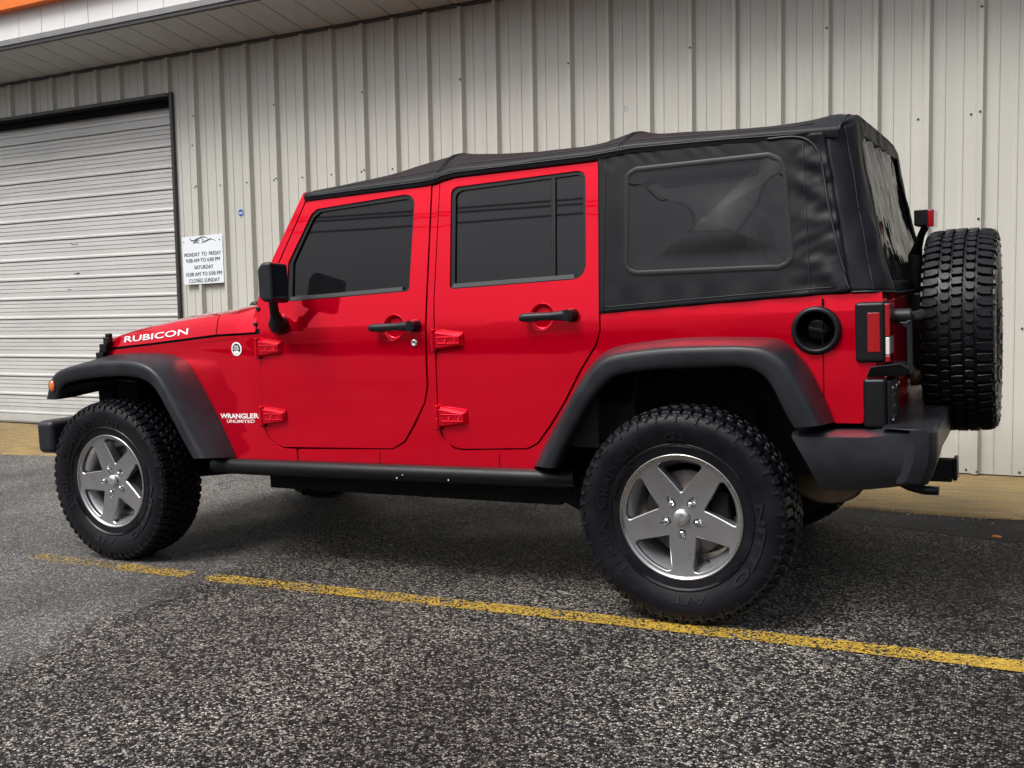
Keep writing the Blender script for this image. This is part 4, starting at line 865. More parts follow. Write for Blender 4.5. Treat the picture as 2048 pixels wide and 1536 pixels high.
bx_, bz_ = -2.163, 1.041
bdg = empty('trail_badge', (0, 0, 0), parent=fender)
def disc(r0, r1, t0, rzs=1., cx=bx_, cz=bz_, n=40, ym=0.):
    mm = MB(); N = n; vs = []
    for i in range(N):
        a = 2*pi*i/N
        for r in (r0, r1): vs.append(side_pos(cx+r*cos(a), cz+r*rzs*sin(a), t0))
    mm.add(vs, [(2*i, 2*((i+1) % N), 2*((i+1) % N)+1, 2*i+1) for i in range(N)]); return mm
bpy.data.objects.remove(bdg)
RZ = 1.0
m = disc(.0001, .0325, .0015); bd_ = m.build('trail_badge', MARK, fender)
disc(.0250, .0325, .0022).build('badge_ring', WHITE, fender)
m = MB()
for txt, z0, z1, x0, x1 in (('TRAIL', .008, .016, -.015, .015), ('RATED', -.003, .005, -.017, .017)):
    vs, fs = fit_text(txt, x0, x1, z0, z1, bold=.03, extrude=.0003); m.add([side_pos(bx_+v.x, bz_+v.y, .0024+v.z) for v in vs], fs)
mt = [(-.019, -.016), (-.010, -.007), (-.004, -.010), (.004, -.005), (.019, -.015), (.010, -.022), (-.010, -.022)]
m.add([side_pos(bx_+a, bz_+b, .0024) for a, b in mt], [tuple(range(7))]); m.build('badge_emblem', WHITE, fender)
# grille and lamps (front)
m = MB(); m.prism([(-3.315, y, z) for y, z in rnd([(-.60, .80), (.60, .80), (.60, .99), (.56, 1.075), (-.56, 1.075), (-.60, .99)], .04)], (.09, 0, 0)); gr = m.build('grille', RED, car, bevel=.008)
m = MB()
for i in range(7): m.box((-3.316, (i-3)*.085, .92), (.01, .045, .22))
m.build('grille_slots', CAVITY, gr)
for s in (-1, 1):
    m = MB(); m.lathe([(.10, .0), (.10, -.02), (.09, -.028), (0, -.045)], axis='x', c=(-3.312, s*.43, .89), seg=32); m.build('headlight', CLEARL, gr)
# hood latch
m = MB()
m.box((-3.195, -.652, 1.052), (.050, .03, .045)); m.box((-3.225, -.650, 1.010), (.055, .032, .040)); m.box((-3.17, -.648, 1.092), (.045, .03, .035)); m.box((-3.165, -.645, 1.118), (.03, .028, .020)); m.cyl((-3.21, -.665, 1.03), (-3.21, -.635, 1.03), .020, seg=12); m.cyl((-3.175, -.665, 1.075), (-3.175, -.63, 1.075), .016, seg=12)
lt = m.build('hood_latch', TRIM, car, bevel=.004, seg=1); mirror(lt)
for x, y in ((-2.41, -.36), (-2.22, -.33), (-2.41, .36)):
    m = MB(); m.box((x, y, 1.250), (.05, .04, .018), taper=.6); m.build('washer_nozzle', TRIM, hood, bevel=.003, seg=1)

# ---- windshield frame
wf = [(-2.099, 1.118), (-2.026, 1.118), (-2.012, 1.20), (-2.008, 1.251), (-1.929, 1.428), (-1.784, 1.701), (-1.779, 1.715), (-1.781, 1.738), (-1.797, 1.738), (-1.961, 1.452), (-2.034, 1.285), (-2.052, 1.215), (-2.075, 1.160)]
pl = panel('windshield_frame', rnd(wf, .006), [], RED, car, off=-.002, thick=.05, bevel=.004)
mirror(pl)
m = MB(); m.prism([(-1.797, -.66, 1.738), (-1.779, -.66, 1.715), (-1.79, -.66, 1.66), (-1.83, -.66, 1.68)], (0, 1.32, 0)); m.prism([(-2.04, -.72, 1.27), (-1.99, -.72, 1.26), (-2.0, -.72, 1.18), (-2.09, -.72, 1.19)], (0, 1.44, 0)); m.build('windshield_header', RED, pl)
m = MB(); m.prism([(-2.02, -.70, 1.28), (-2.02, .70, 1.28), (-1.82, .62, 1.70), (-1.82, -.62, 1.70)], (.006, 0, .003)); m.build('windshield_glass', GLASSB, pl)
for x, z in ((-2.036, 1.222), (-2.047, 1.152)):
    m = MB(); m.lathe([(.011, .002), (.011, -.003), (.008, -.0065), (.004, -.0065), (.0035, -.003), (0, -.003)], c=(x, -(hw(x, z)), z), seg=20); m.build('frame_bolt', TRIM, pl)

# ---- mirrors
m = MB()
F = [(-1.835, -.985, 1.272), (-1.835, -.985, 1.392), (-1.865, -.86, 1.392), (-1.865, -.86, 1.265)]; Rr = [(-1.744, -1.0, 1.252), (-1.744, -1.0, 1.423), (-1.785, -.838, 1.418), (-1.785, -.838, 1.243)]
Md = [(-1.80, -1.004, 1.252), (-1.80, -1.004, 1.422), (-1.835, -.838, 1.417), (-1.835, -.838, 1.243)]
m.add(F+Md+Rr, [(0, 1, 2, 3), (0, 4, 5, 1), (1, 5, 6, 2), (2, 6, 7, 3), (3, 7, 4, 0), (4, 8, 9, 5), (5, 9, 10, 6), (6, 10, 11, 7), (7, 11, 8, 4), (11, 10, 9, 8)])
mi = m.build('side_mirror', PLAST, dF, bevel=.016, seg=3, angle=20)
gq = [Vector(p) for p in Rr]; cc = sum(gq, Vector())/4; nrm = (gq[3]-gq[0]).cross(gq[1]-gq[0]).normalized()
if nrm.x < 0: nrm = -nrm
gq = [cc+(p-cc)*.80 for p in gq]
m = MB(); m.prism([p+nrm*.0012 for p in (gq[0], gq[1], gq[2], gq[3])], nrm*.001); m.build('mirror_glass', MIRR, dF)
m = MB(); m.tube([(-1.815, -.915, 1.262), (-1.828, -.90, 1.235), (-1.838, -.885, 1.205), (-1.845, -.865, 1.18)], [.022, .020, .021, .024], seg=16)
m.tube([(-1.842, -.872, 1.200), (-1.848, -.865, 1.165), (-1.858, -.855, 1.13)], [.026, .031, .024], seg=18); m.cyl((-1.900, -.785, 1.150), (-1.878, -.822, 1.150), .050, .040, 28); m.cyl((-1.878, -.822, 1.150), (-1.855, -.865, 1.155), .034, .026, 24)
m.build('mirror_arm', TRIM, dF, autosmooth=50)

# ---- seats and steering wheel, dim behind the glass
for x, y, w in ((-1.22, -.36, .50), (-1.22, .36, .50), (-.42, 0., 1.1)):
    m = MB(); rows = []
    for t_ in range(9):
        z = .72+.70*t_/8; xb = x+.10+(z-.72)*.25; wd = w*(1-.25*(t_/8)**3)/2; d = .07*(1-.3*t_/8)
        rows.append([(xb+d*cos(a), y+wd*(abs(sin(a))**.5)*(1 if sin(a) > 0 else -1), z) for a in [2*pi*k/16 for k in range(16)]])
    m.grid(rows, closed=True); m.add(rows[-1], [tuple(range(16))]); m.box((x-.12, y, .70), (.50, w, .16))
    if w < 1: m.box((x+.295, y, 1.50), (.09, .26, .17)); m.box((x+.29, y, 1.42), (.02, .10, .10))
    else:
        for yy in (-.36, .36): m.box((x+.295, yy, 1.46), (.08, .26, .12))
    m.build('seat', SEATM, car, bevel=.02, seg=2)
m = MB(); ring = []
for i in range(33):
    a = 2*pi*i/32; p = Vector((0, .185*cos(a), .185*sin(a))); p.rotate(Matrix.Rotation(radians(-24), 3, 'Y')); ring.append(p+Vector((-1.60, -.38, 1.20)))
m.tube(ring, .016, seg=8, caps=False)
for a in (0, pi, -pi/2):
    p = Vector((0, .18*cos(a), .18*sin(a))); p.rotate(Matrix.Rotation(radians(-24), 3, 'Y')); m.cyl((-1.60, -.38, 1.20), p+Vector((-1.60, -.38, 1.20)), .02, .014, 8)
m.cyl((-1.60, -.38, 1.20), (-1.85, -.38, 1.09), .045, .03, 12); m.build('steering_wheel', SEATM, car)
m = MB(); m.box((-1.93, 0, 1.09), (.30, 1.40, .22), taper=.8); m.build('dashboard', SEATM, car, bevel=.03)
m = MB()
for s in (-1, 1):
    m.tube([(-1.80, s*.58, 1.62), (-1.3, s*.60, 1.66), (-.9, s*.61, 1.68), (-.1, s*.60, 1.66), (.25, s*.60, 1.45), (.40, s*.62, 1.0)], .03, seg=10); m.tube([(-.92, s*.61, 1.68), (-.95, s*.68, 1.0)], .03, seg=10)
m.tube([(-.92, -.6, 1.68), (-.92, .6, 1.68)], .03, seg=10); m.tube([(0, -.6, 1.66), (0, .6, 1.66)], .03, seg=10); m.build('roll_bar', SEATM, car)

# ---- soft top
EDGEZ = [(-1.95, 1.722), (-1.761, 1.728), (-1.119, 1.740), (-1.006, 1.763), (-.386, 1.768), (-.213, 1.780), (.146, 1.773), (.495, 1.760), (.6, 1.755)]
SILZ = [(-1.79, 1.737), (-1.765, 1.757), (-1.73, 1.767), (-1.68, 1.776), (-1.50, 1.790), (-1.40, 1.803), (-1.274, 1.828), (-1.12, 1.854), (-1.083, 1.858), (-1.05, 1.855), (-.903, 1.841), (-.695, 1.826), (-.464, 1.824), (-.368, 1.837), (-.285, 1.857), (-.257, 1.859), (-.22, 1.852), (-.151, 1.839), (.1, 1.822), (.295, 1.820), (.45, 1.828), (.511, 1.838), (.545, 1.832), (.57, 1.815)]
def wr(x, y, z, a=1.):
    return a*(noise.noise(Vector((x*3.1, y*3.1, z*7.)))*.006+noise.noise(Vector((x*9, y*9+3, z*14)))*.0022)
def roof_sec(x):
    ze, zs = lerp1(EDGEZ, x), lerp1(SILZ, x); h = zs-ze
    yw = .702
    half = [(yw, ze-.030), (yw+.003, ze-.012), (yw+.002, ze), (yw-.012, ze+.010), (yw-.05, ze+.010+h*.18), (.60, ze+h*.62), (.54, ze+h*.88), (.48, zs), (.36, zs+.006), (.2, zs+.010), (0, zs+.012)]
    half = [(y, z+(wr(x, y, 0, .8) if 0 < i else 0)) for i, (y, z) in enumerate(half)]
    return [(x, -y, z) for y, z in half]+[(x, y, z) for y, z in half[-2::-1]]
m = MB(); xs_ = sorted(set([-1.775+.045*i for i in range(52)]+[-1.10, -1.083, -1.065, -.275, -.257, -.24, .5, .52, .545]))
xs_ = [x for x in xs_ if x <= .55]
rows = [roof_sec(x) for x in xs_]
f0 = [(-1.787, y*.985, z-.016 if abs(y) < .69 else z) for x, y, z in rows[0]]; f1 = [(-1.781, y*.98, 1.712) for x, y, z in rows[0]]
# shift the front edge forward only at the middle (bowed header)
m.grid([f1, f0]+rows, smooth=True)
roof = m.build('soft_top_roof', FABRIC, car, autosmooth=60, weld=False)
m = MB()
for xb in (-1.083, -.257):
    for dx in (-.007, .007):
        m.tube([(p[0]+dx, p[1]*1.002, p[2]+.0015) for p in roof_sec(xb)], .0022, seg=6)
for s in (-1, 1):
    m.tube([(x, s*(.653), lerp1(EDGEZ, x)+.012+(lerp1(SILZ, x)-lerp1(EDGEZ, x))*.18+wr(x, .652, 0, .8)) for x in [-1.765+.06*i for i in range(38)]], .0016, seg=5)
    m.tube([(x, s*.7055, lerp1(EDGEZ, x)-.012) for x in [-1.765+.06*i for i in range(38)]], .0025, seg=6)
m.build('roof_seam', SEAM, roof)
# door surround rail between door tops and roof edge
m = MB(); P = [-1.775+.07*i for i in range(21)]+[-.345]
DT = [(-1.775, 1.700), (-1.113, 1.722), (-1.07, 1.727), (-.354, 1.750)]
m.grid([[(x, -(W(1.72)+o), lerp1(DT, x)+(lerp1(EDGEZ, x)-.02-lerp1(DT, x))*t_) for x in P] for o, t_ in ((-.03, -.25), (.002, -.12), (.010, .2), (.012, .6), (.004, 1.1))]); dr = m.build('door_surround_rail', TRIM, car, autosmooth=50); mirror(dr)

BOT = [(-.36, 1.146), (-.334, 1.149), (.032, 1.168), (.46, 1.188), (.592, 1.192), (.72, 1.193)]
ZT = 1.757
def curt(x, z):      # half width of the side curtain
    zb = lerp1(BOT, x); t_ = (z-zb)/(1.76-zb)
    return .786-.088*t_
def wrinkle(x, z):
    w = 0.
    # folds running out from the corner seam, strong behind the window
    k = max(0, min(1, (x-.36)/.10)); w += k*(.0060*sin(z*62+x*26+5*noise.noise(Vector((x*5, z*4, 1))))*(.5+.8*noise.noise(Vector((x*4, z*7, 7))))+.004*noise.noise(Vector((x*14+z*8, z*30-x*12, 4))))
    # sag under the top edge
    k = max(0, min(1, (z-1.69)/.04)); w += k*.004*noise.noise(Vector((x*9, z*22+x*20, 2)))
    # bottom hem ripple
    k = max(0, min(1, (1.25-z)/.06)); w += k*.0035*sin(x*37+2*noise.noise(Vector((x*5, 0, 3))))*.7
    k = max(0, min(1, (-.20-x)/.10)); w += k*.003*noise.noise(Vector((x*30, z*3, 5)))
    return w+.002*noise.noise(Vector((x*5, z*5, 9)))
SW = rnd(xz('sidewin'), .03, 5)
def inside(p, poly):
    x, z = p; c = False
    for i in range(len(poly)):
        x1, z1 = poly[i-1]; x2, z2 = poly[i]
        if (z1 > z) != (z2 > z) and x < (x2-x1)*(z-z1)/(z2-z1)+x1: c = not c
    return c
nx, nz = 92, 58; swi = inset(SW, .010)
pts = []; ok = []
for i in range(nx+1):
    u = i/nx; row = []
    for j in range(nz+1):
        v = j/nz; xb, xt = -.336+(.592+.336)*u, -.350+(.497+.350)*u; x = xb+(xt-xb)*v; zb = lerp1(BOT, xb); zt_ = lerp1(EDGEZ, xt)-.012; z = zb+(zt_-zb)*v
        row.append((x, -(curt(x, z)+wrinkle(x, z)), z))
    pts.append(row)
m = MB(); fl = []
for i in range(nx):
    for j in range(nz):
        q = [pts[i][j], pts[i+1][j], pts[i+1][j+1], pts[i][j+1]]
        c = (sum(p[0] for p in q)/4, sum(p[2] for p in q)/4)
        if not inside(c, swi): fl.append((i*(nz+1)+j, (i+1)*(nz+1)+j, (i+1)*(nz+1)+j+1, i*(nz+1)+j+1))
m.add([p for r in pts for p in r], fl, smooth=True)
sc_ = m.build('side_curtain', FABRIC, car, fixn=True)
so_ = sc_.modifiers.new('thick', 'SOLIDIFY'); so_.thickness = .004; so_.offset = -1
# window: welt ring and wavy vinyl
def ringm(poly, d0, d1, h0, name, mt, par):
    a, b, c = inset(poly, d0), inset(poly, (d0+d1)/2), inset(poly, d1); mm = MB()
    R_ = [[(x, -(curt(x, z)+wrinkle(x, z)+o), z) for x, z in q] for q, o in ((a, .001), (b, h0), (c, .001))]
    mm.grid(R_, closed=True); return mm.build(name, mt, par)
ringm(SW, -.006, .014, .0035, 'window_welt', TRIM, sc_)
def vin(x, z):
    u = (x+.234)/.62; v = (z-1.29)/.40
    w = .012*noise.noise(Vector((x*2.6+1, z*3.4+x*2.0, 11)))+.006*sin((z*1.6-x*1.0)*9.+.8)*max(0, u)+.005*noise.noise(Vector((x*6, z*6, 4)))
    e = max(0, min(1, min(min(x+.24, .385-x), min(z-1.285, 1.69-z))/.07)); return w*e
cxw, czw = .075, 1.485; N = len(SW); NR = 26
m = MB(); vs = [(cxw, -(curt(cxw, czw)+vin(cxw, czw)), czw)]
for k in range(1, NR+1):
    for (x, z) in inset(SW, .004):
        a, b = cxw+(x-cxw)*k/NR, czw+(z-czw)*k/NR; vs.append((a, -(curt(a, b)+vin(a, b)+.0005), b))
fs = [(0, 1+i, 1+(i+1) % N) for i in range(N)]
for k in range(NR-1):
    o_ = 1+k*N; fs += [(o_+i, o_+N+i, o_+N+(i+1) % N, o_+(i+1) % N) for i in range(N)]
m.add(vs, fs, smooth=True); m.build('side_window', VINYLW, sc_)
# stitched seam lines
m = MB()
def seam(ptsxz, r=.0016, o=.0016): m.tube([(x, -(curt(x, z)+wrinkle(x, z)+o), z) for x, z in ptsxz], r, seg=5)
seam([(-.318, 1.16+.56*i/24) for i in range(25)]); seam([(.405+.03*(1-i/24)+.02, 1.20+.52*i/24) for i in range(25)])
seam([(-.32+.86*i/40, lerp1(BOT, -.32+.86*i/40)+.022) for i in range(41)])
CS = [(p[0], p[2]) for p in D['cornerseam']]
P = spline([(x, z, 0) for x, z in ((.30, 1.745), (.40, 1.742), (.455, 1.715), (.487, 1.655), (.514, 1.504), (.546, 1.355), (.588, 1.197))], 8)
m.tube([(p.x, -(curt(p.x, p.y)+wrinkle(p.x, p.y)*.5+.004), p.y) for p in P], .0045, seg=7)
m.build('curtain_seam', SEAM, sc_)
mirror(sc_, car)

# rear curtain wraps from corner seam to corner seam
def rear_pt(u, v):
    """u 0 near seam .. 1 far seam, v 0 bottom .. 1 top"""
    s = -1 if u < .5 else 1; t_ = u*2 if u < .5 else (1-u)*2      # t: 0 seam .. 1 centre
    x0 = .590+(.497-.590)*v; y0 = .787-.089*v; xr = .715+(.585-.715)*v-.012*sin(pi*v)
    rc = .085+.03*v; L1 = max(0, 0)
    # path: seam point -> arc -> rear face
    yc = y0-rc; xc = xr-rc
    a_len = xc-x0; arc = pi/2*rc; str_ = yc
    tot = a_len+arc+str_; d = t_*tot
    if d < a_len: x, y, nx_, ny_ = x0+d, y0, 0, 1
    elif d < a_len+arc: a = (d-a_len)/rc; x, y, nx_, ny_ = xc+rc*sin(a), yc+rc*cos(a), sin(a), cos(a)
    else: x, y, nx_, ny_ = xr, yc-(d-a_len-arc), 1, 0
    zb = 1.193-.012*max(0, min(1, (d-a_len)/.3)); zt = 1.752+(1.815-1.752)*min(1, d/.25)
    z = zb+(zt-zb)*v
    w = .006*noise.noise(Vector((d*9*s, v*3.2, 3)))+.0035*noise.noise(Vector((d*20*s, v*8+d*20, 13)))+.0045*sin(v*9+d*26)*noise.noise(Vector((d*3, v*4, 8)))*(1-.3*v)+.0035*sin(d*55)*max(0, v-.75)*3*(1 if d > .2 else .2)
    k = math.exp(-((d-.12)/.05)**2)*max(0, 1-v*1.2); w += k*.008*sin(v*22)
    return Vector((x+nx_*w, s*(y+ny_*w), z)), d, s
RW = (.235, .070, .900)      # rear window: distance from the seam, v range
nu, nv = 120, 44; m = MB(); pts = []; fl = []; win = []
for i in range(nu+1):
    pts.append([rear_pt(i/nu, j/nv) for j in range(nv+1)])
for i in range(nu):
    for j in range(nv):
        d = (pts[i][j][1]+pts[i+1][j][1])/2; v = (j+.5)/nv
        lo = RW[0]+.0*v; inw = d > lo and RW[1]+.0 < v < RW[2]
        if inw and min(d-lo, 9) < .04 and (v < RW[1]+.07 or v > RW[2]-.07) and ((.04-(d-lo))/.04)**2+(max(RW[1]+.07-v, v-RW[2]+.07)/.07)**2 > 1: inw = False
        q = (i*(nv+1)+j, (i+1)*(nv+1)+j, (i+1)*(nv+1)+j+1, i*(nv+1)+j+1)
        (win if inw else fl).append(q)
V = [p[0] for r in pts for p in r]
m.add(V, fl, smooth=True); rc_ = m.build('rear_curtain', FABRIC, car); so_ = rc_.modifiers.new('thick', 'SOLIDIFY'); so_.thickness = .004; so_.offset = -1
m = MB(); m.add([(p.x-.006+.012*noise.noise(Vector((p.y*3, p.z*4, 2))), p.y, p.z) for p in V], win, smooth=True); m.build('rear_window', VINYLR, rc_)
# top closure between roof and rear curtain
m = MB()
rr = roof_sec(.55); ys = [p[1] for p in rr[1:-1]]
rows = [[(p[0], p[1], p[2]) for p in rr[1:-1]], []]
for p in rr[1:-1]:
    best = min(pts, key=lambda c: abs(c[nv][0].y-p[1]) + (0 if c[nv][0].x < 9 else 0))
    rows[1].append(tuple(best[nv][0]))
mid = [tuple((Vector(a)+Vector(b))/2+Vector((.008, 0, .006))) for a, b in zip(*rows)]
m.grid([rows[0], mid, rows[1]], smooth=True); m.build('roof_rear_hem', FABRIC, rc_)
m = MB()
for s_ in (0, 1):
    for frac in (.075, .21):
        best = []
        for j in range(nv+1):
            lo, hi = 0., .5
            for _ in range(20):
                md = (lo+hi)/2
                if rear_pt(md, j/nv)[1] < frac: lo = md
                else: hi = md
            best.append(rear_pt(lo, j/nv)[0])
        m.tube([(p.x+.001, (p.y-.0015)*(1 if s_ == 0 else -1), p.z) for p in best], .0018 if frac < .1 else .003, seg=5)
m.tube([c[0][0]+Vector((.002, 0, 0)) for c in pts], .0035, seg=6)
m.tube([tuple(Vector(p)+Vector((.001, 0, .002))) for p in rows[0]], .003, seg=6)
m.build('curtain_seam', SEAM, rc_)

# ---- rear end: lamps, plate bracket, bumper, hitch
tl = MB(); tl.box((.655, -.735, 1.055), (.100, .145, .206)); tlo = tl.build('tail_lamp', TRIM, car, bevel=.014, seg=3)
m = MB(); m.box((.667, -.8085, 1.055), (.040, .004, .132)); m.build('side_marker_lens', REDL, tlo, bevel=.0015, seg=1)
for z, h in ((1.095, .110), (.965, .022)):
    m = MB(); m.box((.708, -.745, z), (.018, .112, h)); m.build('lamp_lens', REDL, tlo, bevel=.003)
m = MB(); m.box((.7075, -.745, 1.008), (.017, .110, .060)); m.build('reversing_lens', CLEARL, tlo, bevel=.003)
mirror(tlo, car)
pb = MB(); pb.box((.667, -.69, .815), (.076, .245, .168)); pbo = pb.build('plate_bracket', TRIM, car, bevel=.013, seg=3)
m = MB(); m.box((.712, -.69, .815), (.014, .225, .150)); m.build('plate_frame', SATIN, pbo, bevel=.003, seg=1)
m = MB()
for z in (.865, .84, .80, .765): m.box((.720, -.77+random.uniform(0, .05), z), (.004, .05, .005))
for y, z in ((-.775, .865), (-.775, .755), (-.61, .865)): m.cyl((.718, y, z), (.724, y, z), .006, seg=10)
m.build('plate_bolt', BARREL, pbo)
m = MB(); sh = [(.640, -.812, .903), (.655, -.814, .940), (.745, -.795, .948), (.775, -.755, .925), (.775, -.745, .905)]
m.prism(sh, (0, .14, 0)); m.box((.768, -.70, 1.005), (.014, .05, .17)); m.prism([(.735, -.725, 1.085), (.775, -.725, 1.085), (.775, -.725, 1.072), (.760, -.725, 1.060)], (0, .05, 0)); m.cyl((.715, -.70, 1.104), (.775, -.70, 1.104), .026, .024, 20); m.cyl((.70, -.70, 1.104), (.722, -.70, 1.104), .022, .029, 20)
m.tube([(.77, -.70, 1.10), (.79, -.60, 1.10), (.78, -.45, 1.10), (.74, -.2, 1.08)], .018, seg=12)
m.build('lamp_guard', PLAST, car, bevel=.004, seg=2)
m = MB(); m.cyl((.69, -.655, .86), (.722, -.655, .86), .012, seg=12); m.build('tailgate_lock', CHROME, car)

bo = [(.408, .719), (.653, .722), (.715, .731), (.80, .741), (.80, .60), (.79, .556), (.644, .530), (.490, .514), (.477, .564)]
def bl(z): return .905-.05*max(0, (.585-z)/.07)
m = MB(); 
top = [(.408, .719), (.53, .720), (.653, .722), (.715, .731), (.805, .742)]; cre = [(.475, .585), (.56, .587), (.66, .589), (.73, .592), (.805, .597)]; bot = [(.495, .520), (.56, .523), (.644, .529), (.72, .540), (.800, .556)]
rows = [[(x, -.60, z) for x, z in top], [(x, -.885, z+.003) for x, z in top], [(x, -.905, z-.010) for x, z in top], [(x, -.912, (z+z2)/2) for (x, z), (x2, z2) in zip([(a*.5+b*.5, c) for (a, c), (b, _) in zip(top, cre)], cre)], [(x, -.905, z) for x, z in cre], [(x, -.865, z) for x, z in bot], [(x, -.60, z) for x, z in bot]]
m.grid(rows, smooth=True)
m.add([r[0] for r in rows], [tuple(range(7))]); m.add([r[-1] for r in rows], [tuple(range(7))])
bmp = m.build('bumper_end', PLAST, car, autosmooth=35); mirror(bmp)
m = MB()
ca = [(-.922, .802, .742, .560), (-.914, .845, .744, .556), (-.885, .866, .744, .550), (-.80, .868, .743, .550), (-.60, .862, .742, .556), (-.35, .855, .742, .566), (.35, .855, .742, .566), (.60, .862, .742, .556), (.80, .868, .743, .550), (.885, .866, .744, .550), (.914, .845, .744, .556), (.922, .802, .742, .560)]
rows = [[(.795 if abs(y) > .92 else .70, y*(.985), zt), (x-.012, y, zt), (x, y, zt-.012), (x+.001, y, (zt+zb)/2+.03), (x-.004, y, zb+.075), (x-.028, y*.99, zb+.01), (x-.045, y*.975, zb), (.74, y*.97, zb)] for y, x, zt, zb in ca]
m.grid(rows, smooth=True); m.add(rows[0], [tuple(range(8))]); m.add(rows[-1], [tuple(range(8))]); m.build('rear_bumper', PLAST, car, autosmooth=38)
m = MB(); m.box((.80, 0, .46), (.13, .075, .07)); m.box((.862, 0, .46), (.016, .095, .088)); m.box((.80, 0, .413), (.10, .06, .014)); m.build('hitch_receiver', SATIN, car, bevel=.004)
m = MB(); m.tube([(.70, -.5, .50), (.745, -.5, .478), (.79, -.5, .464), (.84, -.5, .463)], [.022, .022, .018, .017], seg=14, squash=(1.7, .9)); m.build('tow_hook', SATIN, car)
m = MB(); cs = [(.445+.135*cos(2*pi*k/36), .475+.088*sin(2*pi*k/36)) for k in range(36)]
m.grid([[(.445+(x-.445)*q, y, .475+(z-.475)*q) for x, z in cs] for y, q in ((-.46, .0), (-.46, .93), (-.468, .97), (-.46, 1.), (-.45, .98), (.35, .98))], closed=True, smooth=True); m.build('muffler', RUST, car, autosmooth=40)
m = MB(); m.box((-3.47, 0, .600), (.125, 1.70, .172)); fbm = m.build('front_bumper', PLAST, car, bevel=.030, seg=4)
m = MB(); m.box((-3.36, 0, .60), (.14, .9, .14)); 
for s in (-1, 1): m.box((-3.30, s*.45, .58), (.35, .09, .12))
m.build('bumper_bracket', DARK, car)

# ---- sill rail and underbody
m = MB(); m.tube([(-2.335, -.800, .487), (-2.30, -.806, .490), (-1.4, -.808, .497), (-.52, -.806, .505), (-.455, -.800, .507)], [.034, .036, .036, .036, .034], seg=20, squash=(.95, 1.)); rr_ = m.build('sill_rail', SATIN, car, autosmooth=60); mirror(rr_)
m = MB()
for q in range(3): 
    m.box((-1.05+random.uniform(-.42, .12), -.8435, .492+random.uniform(-.012, .014)), (random.uniform(.003, .006), .0012, random.uniform(.003, .006)))
m.build('paint_chip', WHITE, rr_)
m = MB()
for s in (-1, 1):
    m.box((-1.45, s*.44, .44), (3.5, .075, .12)); m.box((-1.38, s*.60, .405), (1.55, .05, .10)); m.box((-1.1, s*.70, .46), (1.2, .10, .03))
    m.cyl((-2.95, s*.48, .40), (-2.85, s*.50, .95), .055, seg=14); m.cyl((.0, s*.46, .40), (.05, s*.46, .80), .05, seg=14); m.cyl((.12, s*.62, .36), (.20, s*.60, .78), .03, seg=12)
    m.prism([(-.62, s*.66, .50), (-.40, s*.66, .50), (-.47, s*.66, .33), (-.62, s*.66, .40)], (0, .02, 0)); m.tube([(-.60, s*.45, .40), (-.1, s*.50, .37)], .022, seg=8); m.tube([(-2.9, s*.45, .36), (-2.3, s*.42, .42)], .022, seg=8)
m.box((-1.62, .0, .37), (.75, .5, .14)); m.box((-1.0, -.30, .40), (.95, .28, .15)); m.tube([(-1.9, -.15, .33), (-2.15, -.4, .30), (-2.05, -.5, .315)], .02, seg=8)
m.tube([(0, -.68, .40), (0, .68, .40)], .042, seg=14); m.lathe([(0, -.17), (.10, -.12), (.14, 0), (.10, .12), (0, .17)], axis='x', c=(0, .05, .40), seg=20)
m.tube([(-2.946, -.66, .40), (-2.946, .66, .40)], .040, seg=14); m.lathe([(0, -.16), (.10, -.1), (.125, 0), (.10, .1), (0, .16)], axis='x', c=(-2.93, .25, .40), seg=20); m.tube([(-3.08, -.62, .42), (-3.08, .60, .42)], .018, seg=8)
m.box((-3.02, -.60, .82), (.14, .16, .14))
m.build('chassis', DARK, car)

